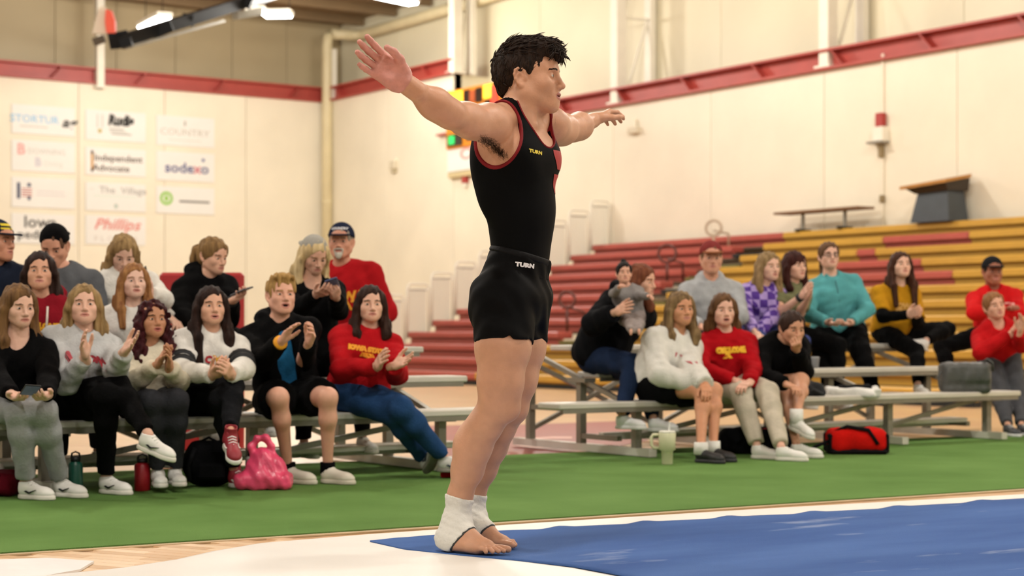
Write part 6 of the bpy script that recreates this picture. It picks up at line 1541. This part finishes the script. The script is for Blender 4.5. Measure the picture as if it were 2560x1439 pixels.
chest_print(I, 'IOWA', 0.58, 0.06, '#D8A85A', 0.02); chest_print(I, 'STATE', 0.47, 0.055, '#D8A85A', 0.02)
I = person('man in bright red jacket and black cap with folded arms, far right', 4, 2, (1330, 0), (1312, 350), (1308, 270), 0, 2, 0, male=True, sk='#9A6048', brow='#1A1210', hair=('crop', 0.2, '#1A1412'), cap=('#1A1B1E', False, '#1A1B1E'),
    ea=(1205, 500), wa=(1390, 480), fa=(1450, 440), eb=(1450, 500), wb=(1330, 500), ka=(1020, 690), aa=(1090, 900), kb=(1400, 760), ab=(1430, 960), toes=(-20, 10),
    top=('jacket', '#C21A1C', 0.028, 0.025, 0.97, -0.05, ('collar',)), bottom=('trousers', BLACK, 0.97, 0.014), shoes=WS, hpose=('relax', 'fist'))
wrap_strip(I, 0.05, 0.11, 0.66, 0.012, '#E0B0A8')
I = person('woman in red jacket clapping beside her cheek at the right edge', 4, 1, (1335, 0), (1330, 560), (1318, 465), 8, 6, 6, hroll=-10, sk='#D8A68C', brow='#5A3A28', hair=('tied', 0.2, '#7A5030', '#9A6E48'), mouth=0.1,
    ea=(1240, 720), wa=(1430, 600), fa=(1480, 490), eb=(1470, 680), wb=(1462, 600), fb=(1485, 490), ka=(1355, 990), aa=(1392, 1195), kb=(1450, 980), ab=(1470, 1190), toes=(15, 20), lean=0.12,
    top=('jacket', '#B3161A', 0.026, 0.025, 0.95, -0.05, ('collar',)), bottom=('grey_leggings', '#4A4C50', 0.97, 0.012), shoes=('#3A3C40', '#D8D8D8', '#D8D8D8', False, None), pna=(0.8, -0.4, 0.1), pnb=(-0.8, -0.4, 0.1), hpose=('clap', 'clap'))

# ================================================================ THINGS LYING ABOUT
def at_floor(px, py, z=0.012): return G(px, py, z)
def prop(name, label, cat, p): return thing(name, label, cat, tuple(W(*p)), -TH)
def flask(label, px, y0, y1, wpx, col, capcol, neck=0.62, loop=True):
    p = at_floor(px, y0); s_ = p[1] / F; h = (y0 - y1) * s_; r = wpx * s_ / 2
    t = prop('water_bottle', label, 'bottle', p)
    MB().lathe([(r * 0.94, 0), (r, 0.006), (r, h * 0.78), (r * 0.9, h * 0.83), (r * neck, h * 0.86), (r * neck, h * 0.88)], (0, 0, 0), 22).build('flask', mat('flask_' + col, col, 0.35, coat=0.2), t, True)
    MB().lathe([(r * neck * 1.1, h * 0.87), (r * neck * 1.1, h * 0.97), (r * neck * 0.8, h)], (0, 0, 0), 18).build('lid', mat('lid_' + capcol, capcol, 0.5), t, True)
    if loop: MB().tube([(-r * 0.6, 0, h * 0.95), (-r * 0.5, 0, h * 1.08), (0, 0, h * 1.12), (r * 0.5, 0, h * 1.08), (r * 0.6, 0, h * 0.95)], r * 0.14, 6).build('carry_loop', mat('lid_' + capcol, capcol, 0.5), t, True)
    return t
flask('dark green water bottle on the turf beside grey sweatpants', 189, 1236, 1140, 36, '#0E4A3C', '#101214')
flask('red water bottle on the turf in front of the bench', 356, 1226, 1145, 40, '#9C1420', '#141416')
flask('white water bottle with black lid behind the pink bag', 630, 1212, 1128, 34, '#E4E2DC', '#17181A')
# insulated tumbler with handle
p = at_floor(1668, 1160); s_ = p[1] / F; t = prop('tumbler', 'cream insulated tumbler with handle on the turf by the right bench', 'tumbler', p)
M_tum = mat('tumbler_cream', '#D9D6B4', 0.4); h = 84 * s_
MB().lathe([(0.03, 0), (0.033, 0.004), (0.036, h * 0.40), (0.05, h * 0.44), (0.053, h * 0.92), (0.05, h * 0.94)], (0, 0, 0), 24).build('cup', M_tum, t, True)
MB().lathe([(0.05, h * 0.93), (0.052, h * 0.97), (0.046, h)], (0, 0, 0), 24).build('lid', mat('tumbler_lid', '#E6E4D6', 0.3), t, True)
MB().tube([(-0.045, 0, h * 0.88), (-0.085, 0, h * 0.88), (-0.097, 0, h * 0.80), (-0.095, 0, h * 0.58), (-0.082, 0, h * 0.5), (-0.045, 0, h * 0.48)], 0.010, 8).build('handle', M_tum, t, True)
MB().tube([(0.01, 0, h), (0.015, 0, h * 1.25)], 0.005, 6).build('straw', mat('straw_clear', '#E8E8E4', 0.3), t)
# pink carrier bag
p = at_floor(658, 1222); s_ = p[1] / F; t = prop('carrier_bag', 'shiny pink plastic carrier bag standing on the turf', 'bag', p)
w_, h = 143 * s_, 130 * s_
q = [RBox((0, 0, h * 0.16), (w_ * 0.5, 0.085, h * 0.17), None, 0.035, 0.03), Cone((0.0, 0, h * 0.25), (-0.005, 0, h * 0.62), 0.085, 0.05, 0.05), Ell((0.02, 0, h * 0.4), (0.1, 0.06, 0.08), None, 0.04), Half((0, 0, 0.002), (0, 0, -1), 0.004)]
pts = [(-0.05, 0, h * 0.55), (-0.06, 0, h * 0.8), (-0.03, 0, h * 0.97), (0.015, 0, h * 0.97), (0.045, 0, h * 0.82), (0.055, 0, h * 0.55)]
for i in range(5): q.append(Cone(pts[i], pts[i + 1], 0.018, 0.018, 0.015))
def crum(x, y, z): return 0.0045 * np.sin(x * 55 + z * 25) * np.sin(z * 38 - x * 20 + 1) + 0.002 * np.sin(x * 120 + y * 40 + z * 60)
v, qq = sdf(q, 0.006, crum); M_pink = mat('pink_film', '#EE4F78', 0.3, 0.12, 10, 0.3, 40, spec=0.5, coat=0.15)
arrobj('bag_film', v, qq, M_pink, t)
# black backpack
def soft_bag(name, label, px0, px1, y0, y1, depth, col, extra=None, lean=0.0, cat='bag', z=0.012, round_=0.6, strapcol='#101113'):
    p = at_floor((px0 + px1) / 2, y0, z); p[1] += depth / 2; s_ = p[1] / F; p[0] = ((px0 + px1) / 2 - CX) * s_
    t = prop(name, label, cat, p); w_, h = (px1 - px0) * s_, (y0 - y1) * s_
    rd = min(w_ / 2, depth / 2, h / 2) * round_
    q = [RBox((0, 0, h / 2), (w_ / 2, depth / 2, h / 2), None, rd, 0.03)]
    v, qq = sdf(q, 0.011, wobble(0.006, 0.1, abs(int(px0)))); arrobj('bag_body', v, qq, cloth(col) if isinstance(col, str) else col, t)
    return t, w_, h, s_
t, w_, h, s_ = soft_bag('backpack', 'black backpack slumped on the turf behind the red shoes', 455, 592, 1219, 1104, 0.24, '#0A0A0C', round_=0.95)
MB().tube([(-w_ * 0.2, -0.1, h * 0.85), (-w_ * 0.3, -0.14, h * 0.5), (-w_ * 0.28, -0.13, h * 0.15)], 0.012, 6).build('shoulder_strap', cloth('#141416'), t, True)
MB().tube([(-0.04, -0.02, h * 0.97), (0, -0.02, h * 1.06), (0.04, -0.02, h * 0.97)], 0.008, 6).build('grab_loop', cloth('#141416'), t, True)
MB().box((0.03, -0.118, h * 0.35), (w_ * 0.25, 0.02, h * 0.18), None, 0.015).build('front_pocket', cloth('#0C0C0E'), t)
t, w_, h, s_ = soft_bag('gym_bag', 'maroon bag on the turf cut by the left edge', -60, 50, 1243, 1182, 0.24, '#5A0F1C', round_=0.7)
MB().tube([(-w_ * 0.2, -0.1, h * 0.8), (0, -0.13, h * 1.05), (w_ * 0.2, -0.1, h * 0.8)], 0.01, 6).build('carry_strap', cloth('#2A0A10'), t, True)
t, w_, h, s_ = soft_bag('gym_bag', 'black and red bag on the turf behind khaki sweatpants', 1795, 1990, 1136, 1072, 0.26, '#0E0D10', round_=0.8)
MB().box((w_ * 0.1, 0.02, h * 0.62), (w_ * 0.32, 0.12, h * 0.36), None, 0.03).build('red_panel', cloth('#A01420'), t)
MB().tube([(-w_ * 0.3, -0.15, h * 0.5), (-w_ * 0.1, -0.17, h * 0.9), (w_ * 0.1, -0.15, h * 0.7)], 0.01, 6).build('carry_strap', cloth('#101012'), t, True)
t, w_, h, s_ = soft_bag('duffel_bag', 'red duffel bag with black ends lying on the turf', 2065, 2215, 1136, 1072, 0.26, '#C2150F', round_=0.8)
for sg in (-1, 1): MB().box((sg * w_ * 0.47, 0, h * 0.42), (0.012, 0.115, h * 0.38), None, 0.01).build('end_panel', cloth('#141214'), t)
MB().box((0, -0.005, h * 0.1), (w_ * 0.48, 0.128, h * 0.12), None, 0.02).build('base_panel', cloth('#151315'), t)
MB().tube([(-w_ * 0.42, -0.05, h * 0.8), (-w_ * 0.2, -0.1, h * 1.08), (w_ * 0.15, -0.12, h * 0.95), (w_ * 0.3, -0.13, h * 0.4)], 0.014, 6).build('carry_strap', cloth('#151315'), t, True)
t2 = MB().tube([(-w_ * 0.5, -0.08, h * 0.5), (-w_ * 0.72, -0.1, h * 0.3), (-w_ * 0.9, -0.1, 0.02), (-w_ * 0.6, -0.12, 0.015)], 0.012, 6).build('shoulder_strap', cloth('#151315'), t, True)
t, w_, h, s_ = soft_bag('lunch_box', 'small red box on the turf beside the stretched-out shoes', 1103, 1136, 1194, 1150, 0.12, '#B5141C', round_=0.35)
MB().tube([(-0.02, 0, h), (0, 0, h * 1.15), (0.02, 0, h)], 0.006, 6).build('handle', cloth('#7A0E14'), t, True)
# on the right bench
def bench_pt(px, row, off=0.12):
    b = BR + row * 0.6 + off; Y = YB(px, b); return np.array(((px - CX) / F * Y, Y, SEATZ[row] + 0.001))
p = bench_pt(2412, 0); s_ = p[1] / F; t = prop('handbag', 'grey leather handbag standing on the right bench', 'bag', p); w_, h = 125 * s_, 80 * s_
v, qq = sdf([RBox((0, 0, h * 0.48), (w_ / 2, 0.09, h * 0.48), None, 0.04, 0.03), RBox((0, -0.05, h * 0.62), (w_ * 0.46, 0.06, h * 0.3), None, 0.03, 0.02)], 0.009, wobble(0.004, 0.09, 3)); M_lea = mat('grey_leather', '#4B4C4A', 0.5, 0.1, 12, 0.2, 60); arrobj('bag_body', v, qq, M_lea, t)
MB().tube([(w_ * 0.3, -0.05, h * 0.9), (w_ * 0.38, -0.09, h * 1.08), (w_ * 0.5, -0.08, h * 0.95), (w_ * 0.52, -0.06, h * 0.7)], 0.008, 6).build('ring_handle', M_lea, t, True)
MB().tube([(-w_ * 0.42, -0.03, h * 0.9), (-w_ * 0.56, -0.05, h * 0.5), (-w_ * 0.52, -0.06, h * 0.1)], 0.007, 6).build('strap', M_lea, t, True)
p = bench_pt(2132, 0); s_ = p[1] / F; t = prop('folded_garment', 'white and black garment thrown on the right bench', 'clothing', p)
v, qq = sdf([RBox((0, 0, 0.03), (65 * s_, 0.09, 0.03), None, 0.02, 0.03), Cone((-0.12, -0.08, 0.04), (0.12, -0.1, 0.02), 0.02, 0.025, 0.03)], 0.009, wobble(0.009, 0.07, 9)); arrobj('white_cloth', v, qq, cloth('#E2E1DC'), t)
v, qq = sdf([RBox((0.02, 0.04, 0.055), (42 * s_, 0.06, 0.022), None, 0.018, 0.03)], 0.009, wobble(0.007, 0.07, 4)); arrobj('black_cloth', v, qq, cloth('#121315'), t)
p = bench_pt(2036, 1); s_ = p[1] / F; t = prop('paper_cup', 'grey cup standing on the second plank of the right bench', 'cup', p)
MB().lathe([(0.028, 0), (0.030, 0.003), (0.038, 0.085), (0.036, 0.088)], (0, 0, 0), 18).build('cup_body', mat('cup_grey', '#6E6F70', 0.4), t, True); MB().lathe([(0.04, 0.084), (0.04, 0.092), (0.03, 0.096)], (0, 0, 0), 18).build('lid', mat('cup_lid', '#8E8F90', 0.4), t, True)
p = bench_pt(2028, 0); s_ = p[1] / F; t = prop('folded_garment', 'dark grey jacket heaped on the right bench beside the white garment', 'clothing', p)
v, qq = sdf([RBox((0, 0, 0.05), (30 * s_, 0.09, 0.05), None, 0.03, 0.03)], 0.009, wobble(0.008, 0.07, 2)); arrobj('cloth_heap', v, qq, cloth('#3A3B3D'), t)
MB().tube([(-0.05, -0.09, 0.03), (0.0, -0.11, 0.06), (0.06, -0.1, 0.03)], 0.008, 6).build('sleeve_cuff', cloth('#4A4B4D'), t, True)
